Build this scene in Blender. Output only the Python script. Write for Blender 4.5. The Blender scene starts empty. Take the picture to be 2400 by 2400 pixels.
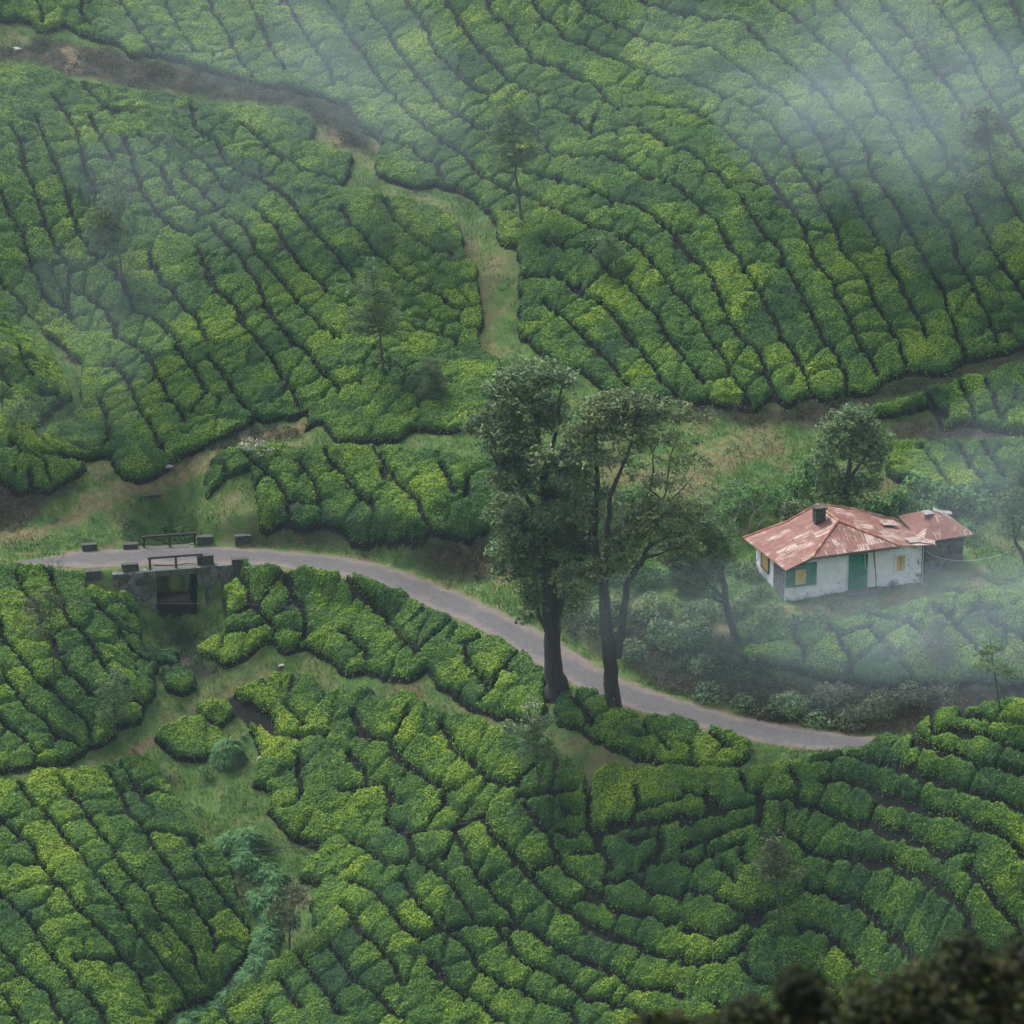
import bpy, math, random
import numpy as np
from mathutils import Vector
rng = np.random.default_rng(7)
random.seed(7)
scene = bpy.context.scene
COL = scene.collection

# ------------------------------------------------------------------ camera
TH = math.radians(22.0)
DIST = 250.0
FOV = math.radians(14.78)
CAM = np.array([0.0, -DIST*math.cos(TH), DIST*math.sin(TH)])
FWD = np.array([0.0, math.cos(TH), -math.sin(TH)])
UPV = np.array([0.0, math.sin(TH), math.cos(TH)])
TF = math.tan(FOV/2)

def ray(u, v):
    """direction through a point of the 2400 x 2400 photograph"""
    u = np.asarray(u, float); v = np.asarray(v, float)
    a = (u-1200)/1200*TF; b = (1200-v)/1200*TF
    return FWD + a[..., None]*np.array([1.0, 0, 0]) + b[..., None]*UPV

def on_level(u, v, z):
    d = ray(u, v); t = (np.asarray(z)-CAM[2])/d[..., 2]
    return CAM + d*t[..., None]

def on_depth(u, v, y):
    d = ray(u, v); t = (np.asarray(y)-CAM[1])/d[..., 1]
    return CAM + d*np.asarray(t)[..., None]

def project(P):
    Q = P-CAM
    w = Q@FWD
    return 1200+1200*Q[..., 0]/w/TF, 1200-1200*(Q@UPV)/w/TF

# ------------------------------------------------------------------ noise
def _h(ix, iy, s):
    n = (ix*374761393 + iy*668265263 + s*974711) & 0xffffffff
    n = ((n ^ (n >> 13))*1274126177) & 0xffffffff
    n = n ^ (n >> 16)
    return (n & 0xffff)/65535.0

def vnoise(x, y, s=0):
    ix = np.floor(x).astype(np.int64); iy = np.floor(y).astype(np.int64)
    fx = x-ix; fy = y-iy
    fx = fx*fx*(3-2*fx); fy = fy*fy*(3-2*fy)
    a = _h(ix, iy, s); b = _h(ix+1, iy, s); c = _h(ix, iy+1, s); d = _h(ix+1, iy+1, s)
    return (a+(b-a)*fx)*(1-fy)+(c+(d-c)*fx)*fy

def fbm(x, y, s=0, o=3):
    t = 0; a = .5; n = 0
    for k in range(o):
        t = t+a*vnoise(x*2**k+k*17.3, y*2**k+k*9.1, s+k); n += a; a *= .5
    return t/n

def sstep(a, b, x):
    t = np.clip((x-a)/(b-a), 0, 1)
    return t*t*(3-2*t)

# ------------------------------------------------------------------ terrain heights
# photograph position of ground points and their height in metres above the road
CP = """0 1318 0;400 1303 0;600 1310 0;800 1328 0;1000 1390 -.1;1200 1480 -.3;1400 1595 -.5;1600 1668 -.8;1800 1718 -1;1970 1743 -1.2
1000 1370 .1;1000 1250 2.6;1000 1070 5;600 1240 1.2;600 1060 3.8;700 1010 4.3;1000 1045 5.3;800 1290 .3;800 1235 1.9;800 1060 4.3;600 1285 .1;500 1250 .7;500 1120 2.6
100 1275 .2;100 1210 .8;-150 1250 .8;200 1250 .4;300 1130 2;350 1138 1.8;360 1175 .8;400 1250 -1;330 1240 -.1;470 1230 .6
420 1490 -4.2;480 1560 -4.6;560 1800 -8;560 1900 -9;640 2050 -11;620 2200 -13;480 2370 -15.5
50 1360 -.5;-150 1360 -.4;50 1600 -3.6;200 1480 -2.2;300 1400 -1.5;300 1600 -4.3;50 1790 -6;0 1822 -6.7;-150 1830 -6.5;200 1790 -6.8;300 1760 -7;400 1680 -6.2;500 1630 -5.6
50 1850 -6.9;50 2380 -13;-150 2400 -12.5;50 2100 -9.8;300 2000 -9;300 2200 -11.2;300 2380 -13.5;450 2000 -9.8;430 2250 -13
600 1355 -.5;560 1480 -3;700 1400 -1.2;800 1520 -2.9;1000 1620 -2.8;1000 1500 -.9;1100 1490 -.5;1100 1560 -1.2;1200 1640 -1.6;1280 1620 -.7
700 1550 -3.9;800 1562 -3.6;1000 1650 -3.2;1200 1740 -3;1400 1790 -2.4;1550 1760 -1.6;1700 1800 -1.8;1700 1760 -1.2;1400 1700 -1;1437 1655 -.7
640 1700 -6.6;800 1700 -5.8;800 1900 -8.6;1000 1900 -7.0;1000 1760 -5;1200 1900 -5.5;800 2150 -11.3;1000 2350 -13;1000 2120 -9.7;1300 2100 -8.6;1300 2380 -12.6;700 2380 -14.4;1600 2050 -5.8;1600 1900 -3.2;1600 2350 -10.5;750 2000 -10.4
1990 1765 .1;1900 1785 -.7;1840 1800 -1.3;2080 1717 2.2;2180 1688 4;2290 1672 4.8;2400 1663 5.3;2600 1660 5.6;2000 1850 -1.2;2000 2000 -3.6;2000 2200 -7;2300 1750 4.1;2300 1900 1.9;2300 2100 -1.3;2300 2390 -6.5;2000 2390 -10;1750 1900 -2.6;1750 2100 -5.6;1800 2350 -9.6;2600 1900 1.8;2600 2390 -5
1750 1400 2.6;1840 1410 2.95;1950 1410 3;2170 1388 3.05;2300 1330 3.4;1750 1250 3.5;1715 1490 1.6;1900 1480 2.2;2100 1580 .9;1900 1580 .7;2300 1450 3.2;2300 1570 1.6;2550 1450 3.6;2550 1570 2;1900 1680 -.9;2200 1650 -.6;2500 1640 -.2
1600 1610 -.4;1600 1500 1;1450 1500 .6;1400 1560 -.3;1250 1480 -.2;1250 1380 1.2;1300 1250 3;1500 1350 2.4;1130 1330 .6;1150 1240 2.6
1700 1060 5.5;1640 1120 5;1500 1120 4.6;1300 1100 4.8;1210 900 7.5;1250 930 6.8;1500 940 7;1700 950 7;1900 900 8;2200 830 9.5;2400 800 10;1700 1010 6;1900 980 6.5;2200 950 7.2;2200 1005 6;2200 1050 5.5;2200 1150 4.5;2200 1220 4;2550 950 7.8;2550 1150 4.8
2000 500 15;2000 0 23.5;1500 500 14.5;1500 0 22.5;1200 600 11.5;1000 450 13;1000 0 20.5;700 230 16;700 0 19.5;300 120 18;300 0 20;0 50 19.5;-200 40 20;1200 -200 24.5;300 -200 23.5;2000 -200 27.5;2600 -200 29;2600 400 18;2300 300 19;1250 300 16.5;-200 -200 24
600 280 15.2;300 200 16.8;50 170 17.5;300 500 11.5;300 700 7.5;100 700 7.5;250 1050 3;600 950 5.2;600 600 10.5;900 480 13;1100 600 11;1100 850 7.3;1000 1000 5.8;900 850 7.8;600 780 7.8;400 900 5;120 450 12.6;-150 500 12.5
170 1000 2.8;150 780 5.6;50 850 6.2;50 1000 4.6;120 1120 2.6;20 1180 1.2;50 1100 3.2;200 1090 2.3;-150 900 6;-150 1100 3.4"""
cp = np.array([[float(k) for k in p.split()] for ln in CP.splitlines() for p in ln.split(';')])
PW = on_level(cp[:, 0], cp[:, 1], cp[:, 2])
# points the photograph does not show: behind the near hill, beyond the frame
EXTRA = np.array([[27, -35, -1.4], [33, -33.5, -1.6], [40, -32.5, -1.7], [31, -38.5, 1.0], [40, -39, 1.6], [22, -37.4, -1.1],
                  [24, -13, 3.9], [19, -16, 3.1], [28, -16, 3.4], [-44, -8.5, 0], [44, -20, 3.8], [-44, 30, 19.0], [0, 52, 29.0], [-44, 52, 28], [44, 52, 34],
                  [0, -78, -17.5], [-44, -78, -17], [44, -78, -12]])
PW = np.vstack([PW, EXTRA])

def tps_fit(P, lam=.6):
    n = len(P)
    d2 = (P[:, None, 0]-P[None, :, 0])**2+(P[:, None, 1]-P[None, :, 1])**2
    K = .5*d2*np.log(d2+1e-9)+lam*np.eye(n)
    A = np.zeros((n+3, n+3)); A[:n, :n] = K
    A[:n, n] = 1; A[:n, n+1:] = P[:, :2]; A[n:, :n] = A[:n, n:].T
    return np.linalg.solve(A, np.r_[P[:, 2], 0, 0, 0])
TW = tps_fit(PW)

def tps(x, y):
    s = x.shape; x = x.ravel(); y = y.ravel(); out = np.empty(x.size)
    for i in range(0, x.size, 20000):
        a = x[i:i+20000]; b = y[i:i+20000]
        d2 = (a[:, None]-PW[None, :, 0])**2+(b[:, None]-PW[None, :, 1])**2
        out[i:i+20000] = (.5*d2*np.log(d2+1e-9))@TW[:-3]+TW[-3]+TW[-2]*a+TW[-1]*b
    return out.reshape(s)

GX0, GX1, GY0, GY1, GS = -46.0, 46.0, -80.0, 54.0, .2
gx = np.arange(GX0, GX1+.01, GS); gy = np.arange(GY0, GY1+.01, GS)
GXm, GYm = np.meshgrid(gx, gy)
Zc = tps(*np.meshgrid(np.arange(GX0, GX1+.01, .4), np.arange(GY0, GY1+.01, .4)))

def bil(Z, x, y, x0=GX0, y0=GY0, s=GS):
    fx = np.clip((x-x0)/s, 0, Z.shape[1]-1.001); fy = np.clip((y-y0)/s, 0, Z.shape[0]-1.001)
    ix = fx.astype(int); iy = fy.astype(int); fx = fx-ix; fy = fy-iy
    return (Z[iy, ix]*(1-fx)+Z[iy, ix+1]*fx)*(1-fy)+(Z[iy+1, ix]*(1-fx)+Z[iy+1, ix+1]*fx)*fy
ZG = bil(Zc, GXm, GYm, s=.4)

def zt(x, y):
    return bil(ZG, np.asarray(x, float), np.asarray(y, float))

def hit(u, v, lift=0.0):
    """where the sight line through a photograph point meets the ground (plus lift)"""
    u = np.atleast_1d(np.asarray(u, float)); v = np.atleast_1d(np.asarray(v, float))
    d = ray(u, v)
    t = np.full(u.shape, 150.0); done = np.zeros(u.shape, bool)
    tl = t.copy()
    for k in range(1100):
        P = CAM+d*t[:, None]
        below = P[:, 2] < zt(P[:, 0], P[:, 1])+lift
        done |= below
        if done.all(): break
        tl = np.where(done, tl, t); t = np.where(done, t, t+.2)
    for k in range(8):
        m = (tl+t)/2; P = CAM+d*m[:, None]
        b = P[:, 2] < zt(P[:, 0], P[:, 1])+lift
        t = np.where(b, m, t); tl = np.where(b, tl, m)
    P = CAM+d*t[:, None]
    P[:, 2] = zt(P[:, 0], P[:, 1])
    return P

def seg_dist(x, y, pts, r=1e9, arr=None, x0=GX0, y0=GY0, s=GS, par=False):
    """distance of a regular grid's nodes to a polyline, up to r"""
    for (ax, ay), (bx, by) in zip(pts[:-1], pts[1:]):
        i0 = max(0, int((min(ax, bx)-r-x0)/s)); i1 = min(x.shape[1], int((max(ax, bx)+r-x0)/s)+2)
        j0 = max(0, int((min(ay, by)-r-y0)/s)); j1 = min(x.shape[0], int((max(ay, by)+r-y0)/s)+2)
        if i0 >= i1 or j0 >= j1: continue
        X = x[j0:j1, i0:i1]; Y = y[j0:j1, i0:i1]
        L = max((bx-ax)**2+(by-ay)**2, 1e-9)
        t = np.clip(((X-ax)*(bx-ax)+(Y-ay)*(by-ay))/L, 0, 1)
        d = np.hypot(X-ax-t*(bx-ax), Y-ay-t*(by-ay))
        arr[j0:j1, i0:i1] = np.minimum(arr[j0:j1, i0:i1], d)
    return arr

def resample(P, step):
    P = np.asarray(P, float)
    L = np.r_[0, np.cumsum(np.linalg.norm(np.diff(P[:, :2], axis=0), axis=1))]
    n = max(2, int(L[-1]/step)+1); s = np.linspace(0, L[-1], n)
    return np.stack([np.interp(s, L, P[:, k]) for k in range(P.shape[1])], 1)

def smooth(P, it=3):
    P = P.copy()
    for _ in range(it): P[1:-1] = .25*P[:-2]+.5*P[1:-1]+.25*P[2:]
    return P

def inpoly(x, y, poly):
    c = np.zeros(x.shape, bool); n = len(poly)
    for i in range(n):
        ax, ay = poly[i]; bx, by = poly[(i+1) % n]
        if ay == by: continue
        k = (ay > y) != (by > y)
        c ^= k & (x < (bx-ax)*(y-ay)/(by-ay)+ax)
    return c

_s = np.hypot(*np.gradient(ZG, GS)); _u, _v = project(np.stack([GXm, GYm, ZG], -1))
_k = (_s > 1.15) & (_u > 0) & (_u < 2400) & (_v > 0) & (_v < 2400)
print('steep', _k.sum(), sorted(set((int(a//100)*100, int(b//100)*100) for a, b in zip(_u[_k][::7], _v[_k][::7])))[:40])
# road bed
RD = [(35, 1318), (87, 1318), (248, 1308), (414, 1302), (580, 1304), (700, 1313), (800, 1327), (887, 1346), (966, 1376), (1032, 1402), (1131, 1446),
      (1214, 1488), (1268, 1522), (1350, 1572), (1437, 1614), (1512, 1645), (1600, 1666), (1683, 1693), (1766, 1713), (1900, 1733), (1985, 1744)]
RW = hit([p[0] for p in RD], [p[1] for p in RD])
RW = np.vstack([RW, [[27, -34.8, -1.4], [33, -33.3, -1.6], [40, -32.4, -1.7], [46, -32.2, -1.7]]])
RW = smooth(resample(RW, .5), 12)
RHALF = 1.36
dR = seg_dist(GXm, GYm, RW[:, :2], 4, np.full(GXm.shape, 9.0))
zr = np.zeros(GXm.shape); near = dR < 4
q = np.stack([GXm[near], GYm[near]], 1)
idx = np.array([np.argmin((RW[:, 0]-a)**2+(RW[:, 1]-b)**2) for a, b in q])
zr[near] = RW[idx, 2]
w = 1-sstep(1.6, 2.7, dR)
ZG = ZG*(1-w)+zr*w
ROADZ = RW

# house terrace
HYAW = math.atan2(2.4, 8.65)
HO = on_level(1838, 1408, 3.0); HO = np.array([HO[0], HO[1], 3.0])
EX = np.array([math.cos(HYAW), math.sin(HYAW), 0]); EY = np.array([-math.sin(HYAW), math.cos(HYAW), 0])
la = (GXm-HO[0])*EX[0]+(GYm-HO[1])*EX[1]; lb = (GXm-HO[0])*EY[0]+(GYm-HO[1])*EY[1]
dx = np.maximum(np.maximum(-1.0-la, la-13.6), 0); dy = np.maximum(np.maximum(-.9-lb, lb-6.6), 0)
w = 1-sstep(0, 2.2, np.hypot(dx, dy))
ZG = ZG*(1-w)+(2.98+.03*la)*w

# stream bed under the bridge, beside the road level
BP = hit([392], [1304])[0]
BYAW = math.radians(11)
BX = np.array([math.cos(BYAW), math.sin(BYAW), 0]); BY = np.array([-math.sin(BYAW), math.cos(BYAW), 0])
BO = np.array([BP[0]+.35, BP[1], 0.0]); BO[2] = zt(BO[0], BO[1])
ba = (GXm-BO[0])*BX[0]+(GYm-BO[1])*BX[1]; bb = (GXm-BO[0])*BY[0]+(GYm-BO[1])*BY[1]
chan = (np.abs(ba) < 1.25) & (bb > -2.3) & (bb < 2.3)
ZG = np.where(chan, np.minimum(ZG, BO[2]-3.3+.05*bb), ZG)
fr = (np.abs(ba) < 3.9) & (bb > -3.6) & (bb <= -1.95)          # ground in front of the abutments
ZG = np.where(fr, np.minimum(ZG, BO[2]-2.9+np.maximum(np.abs(ba)-1.3, 0)*.75), ZG)
up = (np.abs(ba) < 2.0) & (bb > 1.9) & (bb < 5)
ZG = np.where(up, np.minimum(ZG, BO[2]-1.0-.25*(5-bb)+np.abs(ba)*.35), ZG)
# uneven ground
ZG = ZG+np.where(dR < 1.7, 0, 1)*((fbm(GXm*.9, GYm*.9, 3)-.5)*.22+(fbm(GXm*3, GYm*3, 5)-.5)*.09)
# (placed after core) ------------------------------------------------ materials and mesh helpers
def node_mat(name):
    m = bpy.data.materials.new(name); m.use_nodes = True
    nt = m.node_tree; nt.nodes.clear()
    out = nt.nodes.new('ShaderNodeOutputMaterial'); b = nt.nodes.new('ShaderNodeBsdfPrincipled')
    nt.links.new(b.outputs[0], out.inputs[0])
    return m, nt, b

class NB:
    """tiny helper to wire shader nodes"""
    def __init__(s, nt): s.nt = nt; s.geo = nt.nodes.new('ShaderNodeNewGeometry')
    def L(s, a, b): s.nt.links.new(a, b)
    def pos(s): return s.geo.outputs['Position']
    def noise(s, scale, detail=3, rough=.55, vec=None, dist=0):
        n = s.nt.nodes.new('ShaderNodeTexNoise'); n.inputs['Scale'].default_value = scale
        n.inputs['Detail'].default_value = detail; n.inputs['Roughness'].default_value = rough; n.inputs['Distortion'].default_value = dist
        s.L(vec or s.pos(), n.inputs['Vector']); return n.outputs['Fac']
    def white(s, scale):
        v = s.nt.nodes.new('ShaderNodeVectorMath'); v.operation = 'SCALE'; v.inputs['Scale'].default_value = scale
        s.L(s.pos(), v.inputs[0])
        f = s.nt.nodes.new('ShaderNodeVectorMath'); f.operation = 'FLOOR'; s.L(v.outputs[0], f.inputs[0])
        n = s.nt.nodes.new('ShaderNodeTexWhiteNoise'); s.L(f.outputs[0], n.inputs['Vector']); return n.outputs['Value']
    def ramp(s, fac, stops):
        r = s.nt.nodes.new('ShaderNodeValToRGB'); e = r.color_ramp.elements
        while len(e) < len(stops): e.new(.5)
        for k, (p, c) in enumerate(stops):
            e[k].position = p; e[k].color = (*c, 1) if len(c) == 3 else c
        s.L(fac, r.inputs[0]); return r.outputs[0]
    def mix(s, fac, a, b, mode='MIX'):
        m = s.nt.nodes.new('ShaderNodeMix'); m.data_type = 'RGBA'; m.blend_type = mode
        for inp, v in ((m.inputs[0], fac), (m.inputs[6], a), (m.inputs[7], b)):
            if isinstance(v, (int, float)): inp.default_value = v
            elif isinstance(v, tuple): inp.default_value = (*v, 1)
            else: s.L(v, inp)
        return m.outputs[2]
    def math(s, op, a, b=0.0, clamp=False):
        m = s.nt.nodes.new('ShaderNodeMath'); m.operation = op; m.use_clamp = clamp
        for inp, v in ((m.inputs[0], a), (m.inputs[1], b)):
            if isinstance(v, (int, float)): inp.default_value = v
            else: s.L(v, inp)
        return m.outputs[0]
    def mapr(s, v, a, b, c=0., d=1.):
        m = s.nt.nodes.new('ShaderNodeMapRange'); m.inputs[1].default_value = a; m.inputs[2].default_value = b
        m.inputs[3].default_value = c; m.inputs[4].default_value = d; s.L(v, m.inputs[0]); return m.outputs[0]
    def attr(s, name):
        n = s.nt.nodes.new('ShaderNodeAttribute'); n.attribute_name = name; return n.outputs['Fac']
    def bump(s, h, strength=.5, dist=.05):
        n = s.nt.nodes.new('ShaderNodeBump'); n.inputs['Strength'].default_value = strength; n.inputs['Distance'].default_value = dist
        s.L(h, n.inputs['Height']); return n.outputs[0]

def leaf_mat(name, dark, mid, lime, yellow=None, patch=.22, leafvar=.5, rough=.62, tintw=.5, lo=.30, hi=.72):
    m, nt, b = node_mat(name); n = NB(nt)
    f = n.noise(patch, 2, .5)
    f2 = n.noise(patch*5, 2, .5)
    v = n.attr('tint'); lv = n.attr('leaf')
    t = n.math('ADD', n.math('MULTIPLY', n.math('SUBTRACT', f, .5), 1.1), n.math('MULTIPLY', n.math('SUBTRACT', f2, .5), .5))
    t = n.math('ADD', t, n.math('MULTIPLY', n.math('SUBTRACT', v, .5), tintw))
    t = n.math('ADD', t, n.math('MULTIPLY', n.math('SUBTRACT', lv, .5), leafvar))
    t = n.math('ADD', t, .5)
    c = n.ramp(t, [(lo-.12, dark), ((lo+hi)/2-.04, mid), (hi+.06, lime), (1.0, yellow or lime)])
    n.L(c, b.inputs['Base Color']); b.inputs['Roughness'].default_value = rough
    b.inputs['Specular IOR Level'].default_value = .16
    # a little light comes through thin leaves
    tr = nt.nodes.new('ShaderNodeBsdfTranslucent'); n.L(c, tr.inputs[0])
    mx = nt.nodes.new('ShaderNodeMixShader'); mx.inputs[0].default_value = .18
    n.L(b.outputs[0], mx.inputs[1]); n.L(tr.outputs[0], mx.inputs[2])
    n.L(mx.outputs[0], nt.nodes['Material Output'].inputs[0])
    return m

def plain_mat(name, cols, scale=3., rough=.85, bump=.4, detail=5, spec=.3):
    m, nt, b = node_mat(name); n = NB(nt)
    f = n.noise(scale, detail, .6)
    k = len(cols)
    c = n.ramp(f, [(.32+.36*i/(k-1), cc) for i, cc in enumerate(cols)])
    n.L(c, b.inputs['Base Color']); b.inputs['Roughness'].default_value = rough
    b.inputs['Specular IOR Level'].default_value = spec
    n.L(n.bump(n.noise(scale*4, 4), bump, .03), b.inputs['Normal'])
    return m

def np_mesh(name, V, F, attrs=None, mats=(), smooth=False, matidx=None, uv=None):
    """mesh from numpy arrays; F is (n,3) or (n,4)"""
    me = bpy.data.meshes.new(name)
    V = np.ascontiguousarray(V, np.float32); F = np.ascontiguousarray(F, np.int32); n, k = F.shape
    me.vertices.add(len(V)); me.vertices.foreach_set('co', V.ravel())
    me.loops.add(n*k); me.loops.foreach_set('vertex_index', F.ravel())
    me.polygons.add(n); me.polygons.foreach_set('loop_start', np.arange(0, n*k, k, dtype=np.int32))
    if smooth is not False:
        sm = np.ones(n, bool) if smooth is True else smooth
        me.polygons.foreach_set('use_smooth', sm)
    else:
        me.polygons.foreach_set('use_smooth', np.zeros(n, bool))
    for m in mats: me.materials.append(m)
    if matidx is not None: me.polygons.foreach_set('material_index', np.ascontiguousarray(matidx, np.int32))
    for a, d in (attrs or {}).items():
        at = me.attributes.new(a, 'FLOAT', 'POINT'); at.data.foreach_set('value', np.ascontiguousarray(d, np.float32))
    if uv is not None:
        ul = me.uv_layers.new(name='UVMap'); ul.data.foreach_set('uv', np.ascontiguousarray(uv, np.float32).ravel())
    me.update(calc_edges=True)
    return me

def link(name, me, parent=None, loc=None, label=None, cat=None, group=None, kind=None, rotz=0):
    o = bpy.data.objects.new(name, me); COL.objects.link(o)
    if parent is not None: o.parent = parent
    if loc is not None: o.location = tuple(float(a) for a in loc)
    if rotz: o.rotation_euler = (0, 0, rotz)
    for a, b in (('label', label), ('category', cat), ('group', group), ('kind', kind)):
        if b: o[a] = b
    return o

def leaf_cards(P, N, length, width, tilt=.6, vary=.35, r=None):
    """one rhombic leaf at every point, lying roughly across the normal"""
    r = r or rng; n = len(P)
    N = N+r.normal(0, tilt, (n, 3)); N /= np.linalg.norm(N, axis=1)[:, None]+1e-9
    T = np.cross(N, r.normal(0, 1, (n, 3))); T /= np.linalg.norm(T, axis=1)[:, None]+1e-9
    B = np.cross(N, T)
    s = (1+vary*r.normal(0, 1, n)).clip(.4, 1.9)[:, None]
    Lh = length*s*.5; Wh = width*s*.5
    V = np.stack([P-T*Lh, P+B*Wh+N*Lh*.12, P+T*Lh, P-B*Wh+N*Lh*.12], 1).reshape(-1, 3)
    F = np.arange(4*n).reshape(n, 4)
    return V, F

def tube(pts, rad, sides=7):
    """a tapering tube through points; returns verts, quads"""
    pts = np.asarray(pts, float); n = len(pts); rad = np.broadcast_to(rad, (n,)).astype(float)
    T = np.gradient(pts, axis=0); T /= np.linalg.norm(T, axis=1)[:, None]+1e-9
    ref = np.array([1., .2, 0]) if abs(T[0][0]) < .8 else np.array([0, 1., .2])
    V = []
    for k in range(n):
        a = np.cross(T[k], ref); a /= np.linalg.norm(a)+1e-9; b = np.cross(T[k], a)
        ang = np.arange(sides)*2*math.pi/sides
        V.append(pts[k]+rad[k]*(np.cos(ang)[:, None]*a+np.sin(ang)[:, None]*b))
    V = np.vstack(V); F = []
    for k in range(n-1):
        for s in range(sides):
            F.append((k*sides+s, k*sides+(s+1) % sides, (k+1)*sides+(s+1) % sides, (k+1)*sides+s))
    c0 = len(V); V = np.vstack([V, pts[:1], pts[-1:]])
    for s in range(sides):
        F.append((c0, (s+1) % sides, s, c0)); q = (n-1)*sides
        F.append((c0+1, q+s, q+(s+1) % sides, c0+1))
    return V, F

class Acc:
    """collects pieces of one mesh (mixed tris/quads through from_pydata)"""
    def __init__(s): s.V = []; s.F = []; s.M = []; s.n = 0
    def add(s, V, F, mi=0):
        V = np.asarray(V, float)
        for f in F:
            g = [int(a)+s.n for a in f]
            if len(g) == 4 and g[0] == g[3]: g = g[:3]
            s.F.append(g); s.M.append(mi)
        s.V.append(V); s.n += len(V)
    def tube(s, p, r, sides=7, mi=0): s.add(*tube(p, r, sides), mi)
    def box(s, c, size, R=None, mi=0, jit=0):
        """box from centre and full size; R = 3x3 rows are the box axes"""
        h = np.asarray(size, float)/2
        S = np.array([[a, b, c_] for a in (-1, 1) for b in (-1, 1) for c_ in (-1, 1)])*h
        if jit: S = S+rng.normal(0, jit, S.shape)
        if R is not None: S = S@np.asarray(R)
        F = [(0, 1, 3, 2), (4, 6, 7, 5), (0, 4, 5, 1), (2, 3, 7, 6), (0, 2, 6, 4), (1, 5, 7, 3)]
        s.add(S+np.asarray(c, float), F, mi)
    def build(s, name, mats, org=(0, 0, 0), smooth=False, bevel=0):
        me = bpy.data.meshes.new(name); V = np.vstack(s.V)-np.asarray(org, float)
        me.from_pydata(V.tolist(), [], s.F)
        for m in mats: me.materials.append(m)
        me.polygons.foreach_set('material_index', np.array(s.M, np.int32))
        me.polygons.foreach_set('use_smooth', np.full(len(s.F), bool(smooth)))
        me.validate(); me.update(); return me

def cloud_mesh(name, Pts, Nrm, length, width, mat, org, tint=.5, tilt=.6, r=None, vary=.35):
    V, F = leaf_cards(Pts, Nrm, length, width, tilt, vary, r)
    n = len(Pts)
    if np.isscalar(tint): tint = np.full(n, tint)
    lf = (r or rng).random(n)
    return np_mesh(name, V-np.asarray(org), F, {'tint': np.repeat(tint, 4), 'leaf': np.repeat(lf, 4)}, [mat])
EXPO = 1.72
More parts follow.
